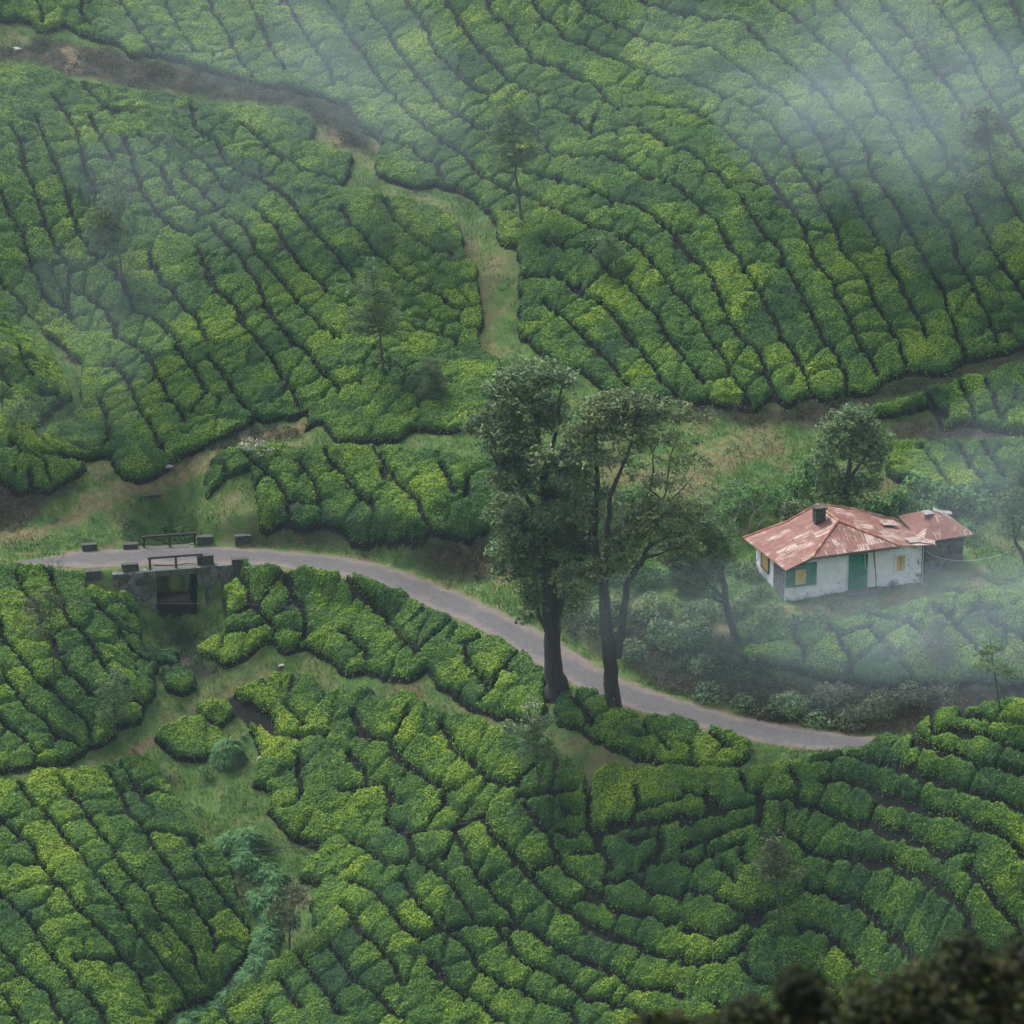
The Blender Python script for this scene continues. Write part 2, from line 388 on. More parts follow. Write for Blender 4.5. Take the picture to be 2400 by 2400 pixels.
# ------------------------------------------------------------------ tea plots and the picking lanes between the bushes
TILE = {'A': (0, 0), 'B': (800, 0), 'C': (1600, 0), 'D': (0, 800), 'E': (800, 800), 'F': (1600, 800), 'G': (0, 1600), 'H': (800, 1600), 'I': (1600, 1600)}
LANES = """A 205,0 245,70 240,130
A 460,0 470,90 500,130
A 670,-60 690,20 740,90 790,180 840,240 870,290
A 910,-40 985,120 1060,220 1100,300
A 1170,-40 1220,90 1290,190 1330,300 1400,390 1430,430
A 1390,-40 1470,130 1530,260 1590,350 1620,400
A 1600,-40 1680,110 1740,210 1810,310 1870,400 1890,490
A 1820,-40 1932,110 1992,220
A 820,250 980,300 1090,310 1260,300
A 0,1080 50,1210 130,1330 170,1500 200,1560 260,1680 380,1770
A 70,720 120,800 140,960 190,1060 240,1200 270,1310 330,1430 370,1480
A 200,660 250,780 310,920 350,1000 390,1120 430,1280 500,1400 560,1460
A 300,540 390,660 450,790 480,950 540,1080 570,1180 600,1300 620,1400
A 510,650 560,760 650,900
A 700,780 745,900 780,1010 830,1120 900,1230 1000,1300 1080,1330
A 850,900 930,980 980,1080 1030,1150 1130,1200 1160,1220 1250,1170 1280,1160
A 1020,950 1070,1020 1150,1090 1210,1160 1270,1170
A 780,750 900,840
A 1000,800 1060,850 1150,920 1210,970 1260,1050 1390,1120
A 470,480 540,560 600,610 680,650
A 1080,600 1110,740 1200,780 1250,850 1280,930 1360,980 1450,990 1500,1030 1570,1060 1640,1130 1700,1220 1780,1310 1850,1390 1932,1470
A 1360,700 1430,750 1510,820 1560,880 1650,920 1720,970 1850,1000 1900,1010
A 1260,1220 1370,1260 1420,1350 1450,1440 1530,1520 1600,1600 1680,1690 1750,1790 1850,1870 1932,1920
A 1440,1170 1500,1230 1580,1290 1610,1390 1680,1460 1730,1540 1820,1600 1860,1670 1932,1700
A 1200,1280 1260,1360 1370,1450 1400,1530 1460,1600 1490,1700 1550,1810 1640,1900 1680,1960
A 1110,1400 1160,1500 1210,1620 1290,1690 1360,1760 1380,1840 1440,1900 1460,1950
A 850,1440 880,1540 920,1600 1000,1680 1050,1750 1120,1810 1180,1932
A 690,1580 730,1680 760,1770 870,1800 950,1870 1010,1932
A 500,1680 570,1730 620,1800 660,1860 640,1900 700,1932
A 0,1590 60,1660 130,1720 170,1800 240,1860 270,1932
A 640,1500 690,1590
A 1080,1330 1200,1280
A 380,1640 500,1680
D 830,70 880,170 930,260 970,340 1040,410 1050,460
D 700,0 760,20 830,70
D 1000,20 1060,110 1120,190 1170,290 1260,330
D 1180,80 1250,160 1310,250 1350,340 1420,400 1470,430
D 1450,0 1530,80 1580,180 1640,260 1690,340
D 1640,0 1740,60 1800,150 1870,220 1932,260
D 640,120 720,200 760,310 790,390 860,480 900,600
D 560,330 600,430 620,560
D 1080,400 1170,290
D 1270,700 1310,830 1370,920 1400,1010
D 1390,640 1440,700 1500,740 1560,770 1600,840 1640,890 1630,960
D 1700,690 1770,780 1800,860 1810,930
D 1840,620 1900,700 1932,740 1992,820 2052,880 2122,940
D 1390,870 1500,760
D 110,20 130,130 180,180
D 0,170 60,260
D 60,560 130,620 240,660 280,770
D 250,640 340,650 440,680
D 230,290 330,300
D 60,1250 110,1370 190,1490 240,1570
D 260,1280 310,1380 350,1480 380,1570 460,1640 520,1720 580,1830 640,1900
D 530,1470 590,1540 670,1610 720,1710 800,1780 850,1810
D 500,1370 560,1400 650,1400
D 0,1580 30,1700 110,1770 160,1860 260,1960 310,2000
D 300,1680 340,1800 400,1880 450,1932
D 670,1480 740,1530 830,1550
D 1360,1320 1400,1400 1430,1480 1510,1570 1580,1640
D 1620,1340 1660,1440 1720,1530 1730,1680
D 1250,1400 1280,1560
D 1430,1480 1280,1560
D 1300,1640 1540,1600
B 0,150 60,220 130,310 190,420 280,520 340,600 410,670 480,720 560,790 620,830 700,880 750,950 820,1020 900,1060 960,1080 1060,1120 1150,1150 1260,1200 1340,1240 1440,1290 1530,1320 1600,1350 1680,1400 1760,1480 1820,1560 1870,1640 1932,1700
B 120,-60 140,0 180,90 260,170 310,270 370,350 440,450 520,540 590,630 660,660
B 340,-60 370,0 430,80 490,170 520,280 590,350 690,450 760,510 840,550 930,480
B 560,-60 590,0 650,90 710,180 770,270 850,350 920,420 950,470 1010,480 1080,520 1160,540
B 790,-60 820,0 870,90 950,150 980,220 1060,290 1080,350 1160,370 1260,390 1340,450 1430,480 1480,540 1530,600 1620,620 1720,600 1820,600 1932,620
B 1050,-60 1080,0 1140,90 1220,160 1280,240 1370,250 1430,280 1520,330 1620,370 1720,400 1800,440 1932,440
B 1310,-60 1340,0 1390,60 1470,100 1560,140 1640,190 1740,230 1830,250 1932,260
B 1640,-60 1700,0 1780,40 1850,65 1932,90
B 660,660 740,600 830,570
B 660,650 730,700 780,740
B 1080,740 1130,810 1180,870 1220,890
B 1200,600 1290,650 1370,710 1410,750 1440,660
B 1410,780 1500,750 1620,720 1720,730 1800,790 1870,840 1932,850
B 1300,880 1390,890 1490,880 1590,910 1650,960 1720,1000 1800,1010 1870,1040 1932,1080
B 1040,980 1130,1000 1230,1020 1340,1050 1420,1080 1510,1120 1600,1160 1700,1170 1760,1220 1840,1290 1890,1340 1932,1400
B 1220,1390 1300,1410 1400,1390 1430,1440 1480,1500 1530,1560 1620,1600 1660,1660 1720,1720 1790,1790 1830,1880 1870,1932
B 1030,1560 1110,1570 1210,1560 1290,1610 1370,1660 1380,1700 1450,1690 1520,1750 1580,1830 1650,1950
B 1150,1710 1200,1760 1280,1820 1350,1880 1400,1932
B 0,1170 60,1270 150,1360 190,1440 270,1490 350,1570 430,1630 510,1650 590,1700 630,1750 700,1740 780,1730
B 250,1120 290,1230 370,1320 460,1380 530,1420 620,1430
B 0,1480 60,1560
B 410,1850 450,1870 530,1890 620,1910 650,1932
B 0,1700 60,1750
B 250,800 400,830 440,900 540,920 560,1000
B 1430,1290 1230,1380 1150,1370
C 0,80 90,95 180,120 260,100 340,130 420,210 480,270 590,340 670,420 740,470 820,560 880,640 950,720 1020,800 1050,870 1060,970 1130,1060 1190,1130 1240,1230 1300,1330 1350,1430 1400,1530 1480,1640 1510,1760 1570,1932
C 460,-60 490,0 540,40 630,90 710,160 790,240 870,310 930,370 980,440 1040,490 1080,580 1100,640 1170,680 1210,770 1260,870 1310,950 1360,1030 1400,1130 1440,1230 1520,1290 1540,1400 1560,1490 1620,1570 1660,1650 1700,1740 1760,1850 1780,1932
C 850,-60 870,0 910,70 980,140 1050,210 1110,280 1170,370 1250,450 1290,550 1350,630 1400,730 1470,810 1500,920 1560,1000 1600,1060 1620,1150 1680,1250 1730,1360 1790,1470 1850,1560 1932,1690 2010,1800
C 1080,-60 1120,0 1190,90 1270,180 1340,290 1400,370 1480,440 1540,530 1590,620 1600,690
C 1400,-40 1440,30 1530,150 1570,240 1640,330 1690,450 1750,550 1820,650 1860,760 1932,860 2000,960
C 1600,-60 1640,0 1700,70 1740,170 1820,280 1880,380 1932,490 2000,600
C 1830,-60 1860,0 1900,80 1932,200
C 0,250 100,260 180,270 250,340 330,390 400,430 440,490 540,530 600,590 660,650 720,690 760,770 820,870 850,940 900,1010 970,1090 1000,1180 1060,1280 1120,1380 1160,1430 1170,1510 1230,1580 1260,1670 1310,1750 1350,1830 1390,1900
C 0,440 80,480 160,510 250,560 320,580 400,630 480,690 550,760 600,820 640,920 690,1010 760,1080 790,1170 850,1250 880,1330 890,1400 960,1480 1040,1560 1060,1650 1110,1750 1170,1840 1230,1932
C 0,600 80,640 160,690 250,750 320,820 410,890 450,960 520,1050 590,1150 660,1240 690,1320 730,1420 790,1520 860,1610 890,1700 950,1810 990,1932
C -10,845 20,850 80,890 140,950 210,1000 280,1080 350,1120 370,1190 430,1280 500,1360 560,1430 580,1510 640,1600 690,1700 740,1800 800,1932
C 0,1080 60,1140 140,1210 220,1290 260,1400 330,1470 370,1560 430,1640 490,1740 540,1840 570,1932
C 0,1400 60,1460 140,1540 190,1620 220,1720 280,1840 340,1932
C 0,1690 60,1760 110,1840 160,1932
C 1740,930 1790,1010 1840,1120 1900,1220 1932,1260 2000,1350
C 740,1070 830,1040
C 780,960 850,945 1030,930
C 960,700 1010,670 1100,655
C 1640,960 1730,930 1740,930
C 860,1610 1050,1570
C 690,1300 870,1330
E 1400,0 1480,90 1560,150 1590,230 1650,270
E 1650,0 1730,90 1770,160 1830,250 1900,300
E 1870,0 1932,70 1990,150 2050,240
F 160,0 240,100 280,200 350,290 380,350
F 340,0 440,80 480,200 520,290
F 570,0 650,90 700,200 720,270
F 800,0 870,60 890,130 930,240
F 990,0 1070,100 1100,180
F 1230,0 1240,60 1270,120
F 1560,0 1600,90
F 1370,290 1440,370 1500,430
F 1570,240 1620,330 1650,430
F 1720,210 1770,320 1800,440
F 1350,590 1430,700 1520,820
F 1570,580 1620,690 1690,780
F 1700,580 1760,680 1820,760
F 650,1680 690,1780
F 830,1600 880,1680 940,1770 960,1860
F 1070,1640 1150,1710 1220,1800 1290,1890
F 1280,1580 1350,1650 1400,1720
F 1460,1500 1540,1600 1620,1680 1700,1760 1740,1850
F 1780,1580 1860,1650 1932,1690
F 900,1660 1080,1600
F 1040,1540 1200,1580
E 200,600 230,680 290,760 350,840 420,880 460,970 500,1050
E 560,700 610,770 640,850
E 700,870 720,760
E 210,900 80,880
E 0,1320 80,1390 160,1450 230,1540 290,1620 350,1680 400,1730 440,1760
E 0,1640 60,1680 130,1740 160,1800
E 550,1640 480,1700 440,1740
E 700,1710 710,1800 780,1880 790,1932
E 1000,1760 940,1810 880,1870 870,1932
E 810,1670 740,1690 690,1710
H 820,0 830,60 790,100
H 1290,20 1340,110 1400,180 1420,240
H 1700,180 1720,260 1810,330 1860,380
H 1400,200 1500,170
H 1150,60 1180,170 1200,240
I 130,240 140,280 200,310 270,370
I 60,190 130,270
H 60,160 110,220 120,290 250,320 300,310 370,160
H 30,390 90,450 150,540
H 280,340 330,430 400,480 520,560 600,600 650,600
H 560,230 610,300 650,380 720,430 780,490 820,550 900,560 960,590 1040,520 1100,460
H 260,560 280,650 340,690
H 1040,680 1100,760 1170,850 1220,960 1250,1040 1320,1100 1400,1170 1460,1200 1540,1270 1620,1300 1720,1310 1800,1340 1900,1360
H 800,750 850,860 920,910 970,980 1040,1050 1080,1100 1150,1190 1250,1260 1320,1310 1400,1370 1470,1400
H 640,840 690,930 730,1020 770,1100 850,1170 890,1240 970,1290 990,1360
H 380,860 410,950 430,1010 540,1060 620,1130 670,1210 720,1290 770,1370
H 260,770 310,830 380,860 480,840 510,760
H 60,900 130,940 200,990 320,1040 380,1020
H 340,1090 400,1180 450,1260 510,1320 550,1400
H 40,1110 130,1150 200,1190 280,1280 330,1340 370,1410 470,1440 550,1410 650,1380 770,1370 880,1370 990,1370 1080,1400 1150,1450 1230,1500 1310,1550 1400,1580 1470,1620 1560,1640
H 0,1250 70,1330 100,1400 180,1460 240,1520 280,1560 310,1640 340,1700
H 630,1430 690,1480 750,1520 760,1600 830,1650 900,1700 960,1730 1050,1740
H 880,1400 960,1470 990,1560 1080,1610 1170,1630 1260,1690 1330,1740 1420,1800
H 500,1590 580,1650 620,1730 700,1760 790,1820 860,1870 940,1932
H 0,1570 60,1660 120,1720 210,1770 260,1820 330,1900
H 1390,780 1430,860 1480,950 1530,1040
H 1500,1230 1440,1200
H 1660,590 1690,680 1650,780 1580,800 1500,820
H 1050,1760 1140,1800 1220,1830 1300,1840 1330,1932
H 1490,1120 1560,1140 1640,1080 1700,1150 1800,1180 1932,1210
H 1260,1290 1340,1230 1460,1200
H 1560,1640 1600,1700 1700,1740 1800,1720 1932,1760
H 1440,1380 1540,1440 1640,1470 1740,1520 1860,1560 1932,1540
H 1430,1800 1520,1780 1560,1730
H 1520,1810 1640,1850 1750,1900
H 600,840 660,800 800,750
H 580,1000 640,880
H 0,620 260,560
H 1000,640 1180,620 1330,600
H 1100,1050 1240,1020
I 1330,120 1450,130 1540,160 1560,175 1650,180 1770,210 1850,230 1932,240
I 1250,210 1330,240 1420,260 1540,260 1640,280 1730,300 1830,340 1932,380
I 1100,290 1170,300 1290,320 1380,340 1420,370 1520,390 1620,440 1700,460 1780,480 1870,500 1932,500
I 730,450 860,420 960,410 1060,430 1140,450 1230,470 1320,500 1430,550 1540,590 1640,610 1740,640 1830,670 1932,740
I 780,560 900,540 980,560 1070,590 1140,640 1250,660 1330,690 1450,730 1570,760 1650,800 1760,820 1830,870 1900,940 1932,980
I 650,680 740,690 820,730 900,760 1000,800 1100,810 1200,850 1300,880 1380,910 1440,960 1530,980 1640,940
I 550,850 640,880 700,940 780,980 880,970 970,980 1060,1010 1180,1020 1280,1060 1370,1080 1440,1150 1520,1210 1580,1280 1620,1370 1680,1460 1740,1560
I 1600,1040 1680,1110 1740,1190 1810,1270 1870,1360 1932,1440
I 700,1160 780,1190 880,1210 960,1240 1060,1290 1110,1350 1180,1400 1240,1470 1280,1520 1340,1600
I 0,1180 100,1180 200,1220 270,1260 400,1310 500,1270
I 650,1390 740,1390 820,1420 870,1470 930,1510 1000,1600
I 320,960 370,1020
I 0,1010 70,1030 130,980 250,940 350,900
I 220,1030 280,1080 300,1130
I 0,1400 100,1410 190,1430 300,1410 330,1350 470,1350
I 0,1590 100,1580 200,1570 290,1540 370,1450
I 340,1600 380,1660 460,1700
I 180,1810 240,1860 330,1840
I 340,500 330,560 380,620 480,670 560,650 640,640
I 610,480 650,560
I 0,600 100,640 200,660 240,700
I 0,930 100,900 260,840 430,790 440,700
I 0,810 60,780 260,720
I 1060,590 1140,640 1070,700 1060,760
G 40,-20 110,100 170,160 250,210 290,270 360,310 430,340
G 0,200 60,270 150,320 190,390 220,460
G 270,0 310,60 400,160 450,180 500,230 510,320
G 450,0 530,80
G 700,0 740,90 800,120
G 100,560 190,690 290,760 340,850 410,920 470,970 500,1060 570,1110 620,1180 690,1270 750,1350 790,1430 850,1500 920,1590 1000,1690 1060,1800
G 330,540 430,660 500,750 550,850 620,910 670,990 710,1070 780,1140 870,1230 890,1300 960,1360 1020,1440 1090,1520 1130,1660
G 610,500 640,550 690,640 720,720 810,830 860,920 920,1010 980,1080 1000,1150 1080,1210 1130,1310 1200,1400 1220,1490
G 620,760 720,740 740,770
G 690,470 760,570 840,700
G 0,770 80,850 180,920 230,1030 310,1110 380,1180 420,1260 510,1340 570,1410 650,1480 700,1570 790,1650 820,1750 870,1850
G 0,1190 70,1270 150,1320 200,1400 260,1500 330,1590 410,1660 450,1740 540,1820 600,1940
G 0,1510 80,1580 150,1670 230,1720 290,1750 300,1820 350,1890 390,1960
G 0,1760 70,1840 150,1940
G 850,850 960,850 1060,890 1140,900
G 1110,1000 1180,1100 1250,1190 1320,1290 1390,1380
G 820,600 970,640
G 1270,70 1340,130 1400,200 1560,300 1720,300 1860,280
G 1630,140 1690,200 1730,240
G 1690,420 1690,530 1710,620
G 1700,1540 1760,1640 1830,1720 1870,1800 1932,1880
G 1590,1680 1640,1770 1700,1830
G 1250,1860 1310,1940
G 1490,1870 1530,1940
G 1870,1480 1932,1560
G 1680,880 1800,900
G 230,1030 60,1020
G 420,1560 690,1570
H+ 1400,600 1395,690 1400,800 1470,870
H+ 1500,830 1600,815 1690,800 1800,780 1932,745
H+ 1800,850 1810,950 1700,1040
H 1640,880 1780,860
H 1700,700 1800,690 1932,650
I+ 0,760 110,760 240,715 420,690
I+ 440,600 430,790
I 130,600 140,740
H 1220,700 1360,740
H+ 520,760 590,700 580,640
H 1230,830 1340,870
H 1310,960 1450,950
D+ 170,740 190,900
A 400,1530 390,1660 395,1800
A+ 620,610 760,640
G+ 1300,60 1400,110 1530,180 1560,290
E+ 230,720 250,780"""
LANE_PTS = []; LANE_W = []
for ln in LANES.splitlines():
    t, *ps = ln.split(); ox, oy = TILE[t[0]]; LANE_W.append(.05 if '+' in t else 0)
    LANE_PTS.append([(ox+float(a)/2.415, oy+float(b)/2.415) for a, b in (p.split(',') for p in ps)])

PLOTS = {
 'far': ('on the far slope above the grassy track', "-150,-260 -150,60 -100,50 0,39 46,37 99,62 170,50 215,83 286,95 306,120 348,120 414,128 447,145 493,157 547,170 588,182 654,195 729,207 800,232 846,265 858,298 912,327 883,360 891,398 924,414 966,431 999,435 1024,414 1048,431 1115,451 1144,489 1173,513 1173,559 1226,571 1226,605 1222,646 1226,679 1222,729 1231,778 1251,800 1289,833 1322,858 1390,850 1396,885 1446,912 1504,924 1574,924 1641,933 1695,937 1753,945 1807,920 1836,937 1886,920 1952,920 1973,904 2055,908 2068,883 2126,854 2192,862 2250,841 2312,821 2400,800 2560,770 2560,-260"),
 'mid': ('on the middle spur left of the grassy track', "8,166 62,157 137,174 195,199 248,195 323,215 389,219 447,236 538,244 621,248 704,265 733,286 720,331 766,348 800,356 820,364 816,397 800,420 770,432 800,447 858,447 899,460 953,464 982,480 1007,484 1053,509 1082,542 1082,584 1098,600 1119,646 1123,704 1123,758 1119,800 1131,825 1169,854 1164,883 1160,920 1156,953 1115,982 1048,999 1019,995 953,995 937,1024 800,1019 778,999 758,966 729,995 725,982 729,953 683,966 609,978 580,982 476,1030 414,1057 381,1086 331,1108 273,1098 265,1048 178,1065 124,1048 104,1024 124,995 182,986 199,937 190,899 200,850 160,812 100,770 54,712 0,658 -150,600 -150,100"),
 'hill': ('on the small knoll left of the spur', "-150,610 0,668 45,720 95,775 105,805 137,862 161,924 124,937 83,978 66,1007 99,1044 124,1057 195,1086 166,1110 112,1135 62,1139 25,1119 -10,1090 -150,1080"),
 'terrace': ('on the terrace above the road', "513,1061 580,1048 670,1044 770,1044 800,1044 953,1057 1032,1065 1164,1082 1173,1173 1139,1243 1048,1239 924,1247 841,1247 800,1226 729,1210 621,1210 580,1218 513,1239 505,1173 480,1131 493,1086"),
 'left': ('on the slope left of the bridge', "-100,1302 0,1305 54,1316 137,1332 199,1348 265,1362 290,1388 348,1425 360,1462 414,1504 414,1540 418,1552 364,1532 352,1600 352,1641 323,1662 265,1683 257,1712 240,1737 207,1737 190,1761 91,1782 0,1790 -100,1795"),
 'stray': ('beside the footpath below the bridge', "385,1572 430,1558 452,1590 430,1612 395,1605"),
 'road': ('between the bridge and the tall trees, below the road', "567,1335 600,1328 679,1326 770,1344 800,1346 879,1368 966,1404 1032,1442 1081,1470 1135,1482 1140,1492 1164,1492 1214,1528 1264,1566 1275,1600 1268,1630 1280,1645 1268,1679 1214,1672 1127,1654 1082,1629 1044,1600 999,1549 986,1579 907,1579 870,1562 812,1558 800,1541 790,1533 720,1508 663,1504 638,1479 588,1521 538,1546 468,1521 464,1471 447,1455 447,1421 480,1380 518,1359 567,1347"),
 'tree': ('at the foot of the tall trees', "1300,1640 1325,1617 1400,1607 1440,1660 1480,1676 1512,1670 1600,1680 1654,1690 1690,1705 1768,1738 1750,1768 1724,1778 1704,1790 1600,1786 1565,1797 1525,1778 1446,1753 1396,1732 1340,1700 1290,1680"),
 'low': ('on the lower slope under the tall trees', "526,1629 596,1600 642,1578 704,1578 729,1600 800,1625 941,1629 1024,1675 1098,1679 1131,1699 1181,1716 1255,1737 1297,1753 1301,1782 1351,1795 1359,1832 1359,1882 1373,1886 1380,1857 1392,1819 1446,1799 1512,1803 1600,1807 1662,1799 1728,1807 1737,1799 1836,1790 1898,1778 1940,1765 1990,1765 2080,1716 2180,1690 2262,1675 2400,1668 2600,1668 2600,2600 560,2600 455,2400 505,2362 571,2304 629,2262 696,2225 749,2192 737,2151 733,2097 766,2064 712,2047 704,2030 762,1998 745,1964 696,1964 671,1931 629,1886 663,1853 600,1824 609,1774 621,1720 580,1679"),
 'lowleft': ('on the lower slope left of the ferny gully', "-100,1835 0,1832 41,1824 137,1811 248,1803 290,1774 344,1770 397,1840 410,1886 439,1919 476,1968 530,2014 546,2093 567,2138 580,2213 534,2262 513,2320 439,2345 360,2378 352,2400 340,2600 -100,2600"),
 'isle': ('on the grass beside the footpath', "464,1646 484,1635 522,1639 550,1660 522,1683 484,1679"),
 'isle2': ('on the grass beside the footpath fork', "370,1720 400,1695 440,1682 470,1690 505,1700 518,1730 480,1765 440,1770 400,1750"),
 'strip': ('on the strip behind the stone house', "2238,891 2304,883 2345,862 2400,854 2560,840 2560,1000 2366,999 2304,990 2262,982 2221,986 2180,937 2122,945 2035,962 2060,945 2097,932 2167,924"),
 'behind': ('on the bank behind the outhouse', "2093,1040 2159,1036 2262,1036 2400,1032 2560,1030 2560,1152 2400,1152 2229,1144 2134,1115 2084,1111"),
 'house': ('on the misty slope in front of the house', "1869,1454 1944,1458 2031,1438 2126,1421 2200,1400 2300,1392 2400,1380 2560,1370 2560,1600 2400,1600 2304,1574 2138,1587 1993,1578 1890,1566 1799,1545 1740,1530 1782,1504"),
}
LIFT = .45
TS = .10
tx = np.arange(GX0, GX1, TS); ty = np.arange(GY0, GY1, TS)
TX, TY = np.meshgrid(tx, ty)
plotid = np.full(TX.shape, -1, np.int16); PK = list(PLOTS)
dedge = np.full(TX.shape, -9.0); GROW = .20
jit = rng.normal(0, 1, 4)
TXw = TX+(fbm(TX*.8, TY*.8, 21)-.5)*.7; TYw = TY+(fbm(TX*.8, TY*.8, 31)-.5)*.7
POLYW = {}
for k, (desc, s) in PLOTS.items():
    p = np.array([[float(a) for a in q.split(',')] for q in s.split()])
    pr = resample(np.vstack([p, p[:1]]), 30)
    Wp = hit(pr[:, 0], pr[:, 1], LIFT)[:, :2]
    if k == 'low':
        # the crest of the near hill hides its own back slope: close the plot there by hand
        keep = ~((pr[:, 0] > 1985) & (pr[:, 1] < 1800))
        Wp = np.vstack([Wp[:np.argmin(keep)], [[21.6, -38.6], [24, -39.2], [27, -40.5], [31, -41.5], [36, -42], [45.5, -42], [45.5, -50]], Wp[len(keep)-np.argmin(keep[::-1]):]])
    POLYW[k] = Wp
    ins = inpoly(TXw, TYw, Wp)
    de = seg_dist(TXw, TYw, np.vstack([Wp, Wp[:1]]), 2.0, np.full(TX.shape, 9.0), s=TS)
    sg = np.where(ins, de, -de)+(GROW if k != 'tree' else 0)      # signed distance inside the plot
    plotid[(sg > 0) & (sg > dedge)] = PK.index(k)
    dedge = np.maximum(dedge, sg)
# keep bushes off the road, the bridge and the house
dR_t = bil(dR, TX, TY)
tla = (TX-HO[0])*EX[0]+(TY-HO[1])*EX[1]; tlb = (TX-HO[0])*EY[0]+(TY-HO[1])*EY[1]
plotid[dR_t < RHALF+.3] = -1
plotid[(tla > -1.2) & (tla < 14) & (tlb > -2.2) & (tlb < 7.5)] = -1
tba = (TX-BO[0])*BX[0]+(TY-BO[1])*BX[1]; tbb = (TX-BO[0])*BY[0]+(TY-BO[1])*BY[1]
plotid[(np.abs(tba) < 2.6) & (tbb > -5.2) & (tbb < 5)] = -1
plotid[(np.abs(tba) < 5.6) & (tbb > -2.6) & (tbb < 5)] = -1
dlane = np.full(TX.shape, 9.0)
for L, lw_ in zip(LANE_PTS, LANE_W):
    L = resample(np.array(L), 18)
    Wl = hit(L[:, 0], L[:, 1], LIFT)[:, :2]
    ok = np.r_[True, np.linalg.norm(np.diff(Wl, axis=0), axis=1) < 3.5]
    Wl = Wl[ok]
    if len(Wl) < 2: continue
    Wl = resample(Wl, .35)
    Wl[1:-1] += rng.normal(0, .05, Wl[1:-1].shape)
    if lw_: dlane = np.minimum(dlane, seg_dist(TX, TY, Wl, 1.6, np.full(TX.shape, 9.0), s=TS)-lw_)
    else: seg_dist(TX, TY, Wl, 1.6, dlane, s=TS)
lanew = .055+.10*fbm(TX*.5, TY*.5, 41)
dl = dlane-lanew+(fbm(TX*2.1, TY*2.1, 43, 2)-.5)*.09                                     # distance to the edge of a lane
intea = plotid >= 0
# seeds of single bushes
cand = np.argwhere(intea & (dl > .35) & (dedge > .35))
rng.shuffle(cand)
R0 = 1.28; cell = {}
seeds = []
for j, i in cand[:90000]:
    x = tx[i]; y = ty[j]; r = R0*(.75+.5*_h(np.int64(j//9), np.int64(i//9), 77))
    c = (int(x//R0), int(y//R0)); bad = False
    for a in (-1, 0, 1):
        for b in (-1, 0, 1):
            for (sx, sy) in cell.get((c[0]+a, c[1]+b), ()):
                if (sx-x)**2+(sy-y)**2 < r*r: bad = True; break
            if bad: break
        if bad: break
    if not bad:
        cell.setdefault(c, []).append((x, y)); seeds.append((j, i))
label = np.full(TX.shape, -1, np.int32); dist = np.full(TX.shape, 1e9)
for k, (j, i) in enumerate(seeds): label[j, i] = k; dist[j, i] = 0
passable = intea & (dl > .03)
step = TS*(1+1.7*vnoise(TX*2.2, TY*2.2, 51))
def sh(A, dj, di, fill):
    B = np.full_like(A, fill); H, W_ = A.shape
    B[max(0, dj):H+min(0, dj), max(0, di):W_+min(0, di)] = A[max(0, -dj):H+min(0, -dj), max(0, -di):W_+min(0, -di)]
    return B
N8 = [(0, 1, 1.), (0, -1, 1.), (1, 0, 1.), (-1, 0, 1.), (1, 1, 1.414), (1, -1, 1.414), (-1, 1, 1.414), (-1, -1, 1.414)]
for it in range(52):
    ch = 0
    for dj, di, c in N8:
        nd = sh(dist, dj, di, 1e9)+step*c
        better = (nd < dist) & passable
        if better.any():
            nl = sh(label, dj, di, -1)
            dist = np.where(better, nd, dist); label = np.where(better, nl, label); ch += int(better.sum())
    if ch == 0: break
# distance to the seam between neighbouring bushes
seam = np.zeros(TX.shape, bool)
for dj, di, c in N8[:4]:
    nl = sh(label, dj, di, -1)
    seam |= (nl != label) & (nl >= 0) & (label >= 0)
dseam = np.where(seam, .03, 9.0)
for it in range(8):
    for dj, di, c in N8:
        dseam = np.minimum(dseam, sh(dseam, dj, di, 9.0)+TS*c)
nb = len(seeds)
btint = rng.random(nb); btop = rng.normal(0, .022, nb); btx = rng.normal(0, .022, nb); bty = rng.normal(0, .022, nb)
sxy = np.array([[tx[i], ty[j]] for j, i in seeds])
lab0 = np.maximum(label, 0)
tilt = btop[lab0]+btx[lab0]*(TX-sxy[lab0, 0])+bty[lab0]*(TY-sxy[lab0, 1])
wall = sstep(.0, .10, dl)*sstep(-.02, .17, dedge+(fbm(TX*2.1, TY*2.1, 44, 2)-.5)*.2)
dome = .055*sstep(0, .7, np.minimum(dl, dedge))+.045*sstep(0, .4, dseam)
deep = fbm(TX*.35, TY*.35, 61, 2)
soft = fbm(TX*1.3, TY*1.3, 69, 2)
groove = (.05+.24*sstep(.44, .66, deep*.5+soft*.5+.25*(1-sstep(0, .5, dl))))*(1-sstep(.03, .13+.16*soft, dseam))
CH = wall*(.55+dome+tilt-groove+(fbm(TX*1.4, TY*1.4, 63)-.5)*.11+(fbm(TX*2.9, TY*2.9, 66, 1)-.5)*.055+(vnoise(TX*4.6, TY*4.6, 65)-.5)*.13*(.4+1.2*vnoise(TX*.6, TY*.6, 70)))
CH = np.where((label >= 0), np.maximum(CH, .0), 0)
bald = sstep(.86, .91, vnoise(TX*.45, TY*.45, 67)+.08*vnoise(TX*3, TY*3, 68))      # now and then a missing or sickly bush
CH *= 1-.35*bald
zg_t = zt(TX, TY)
ZT = zg_t+CH-.05*(CH <= .02)
_q = intea & (label < 0) & (dl > 0.1)
print('bushes', nb, 'unlabelled', int((intea & (label < 0) & (dl > 0)).sum()))
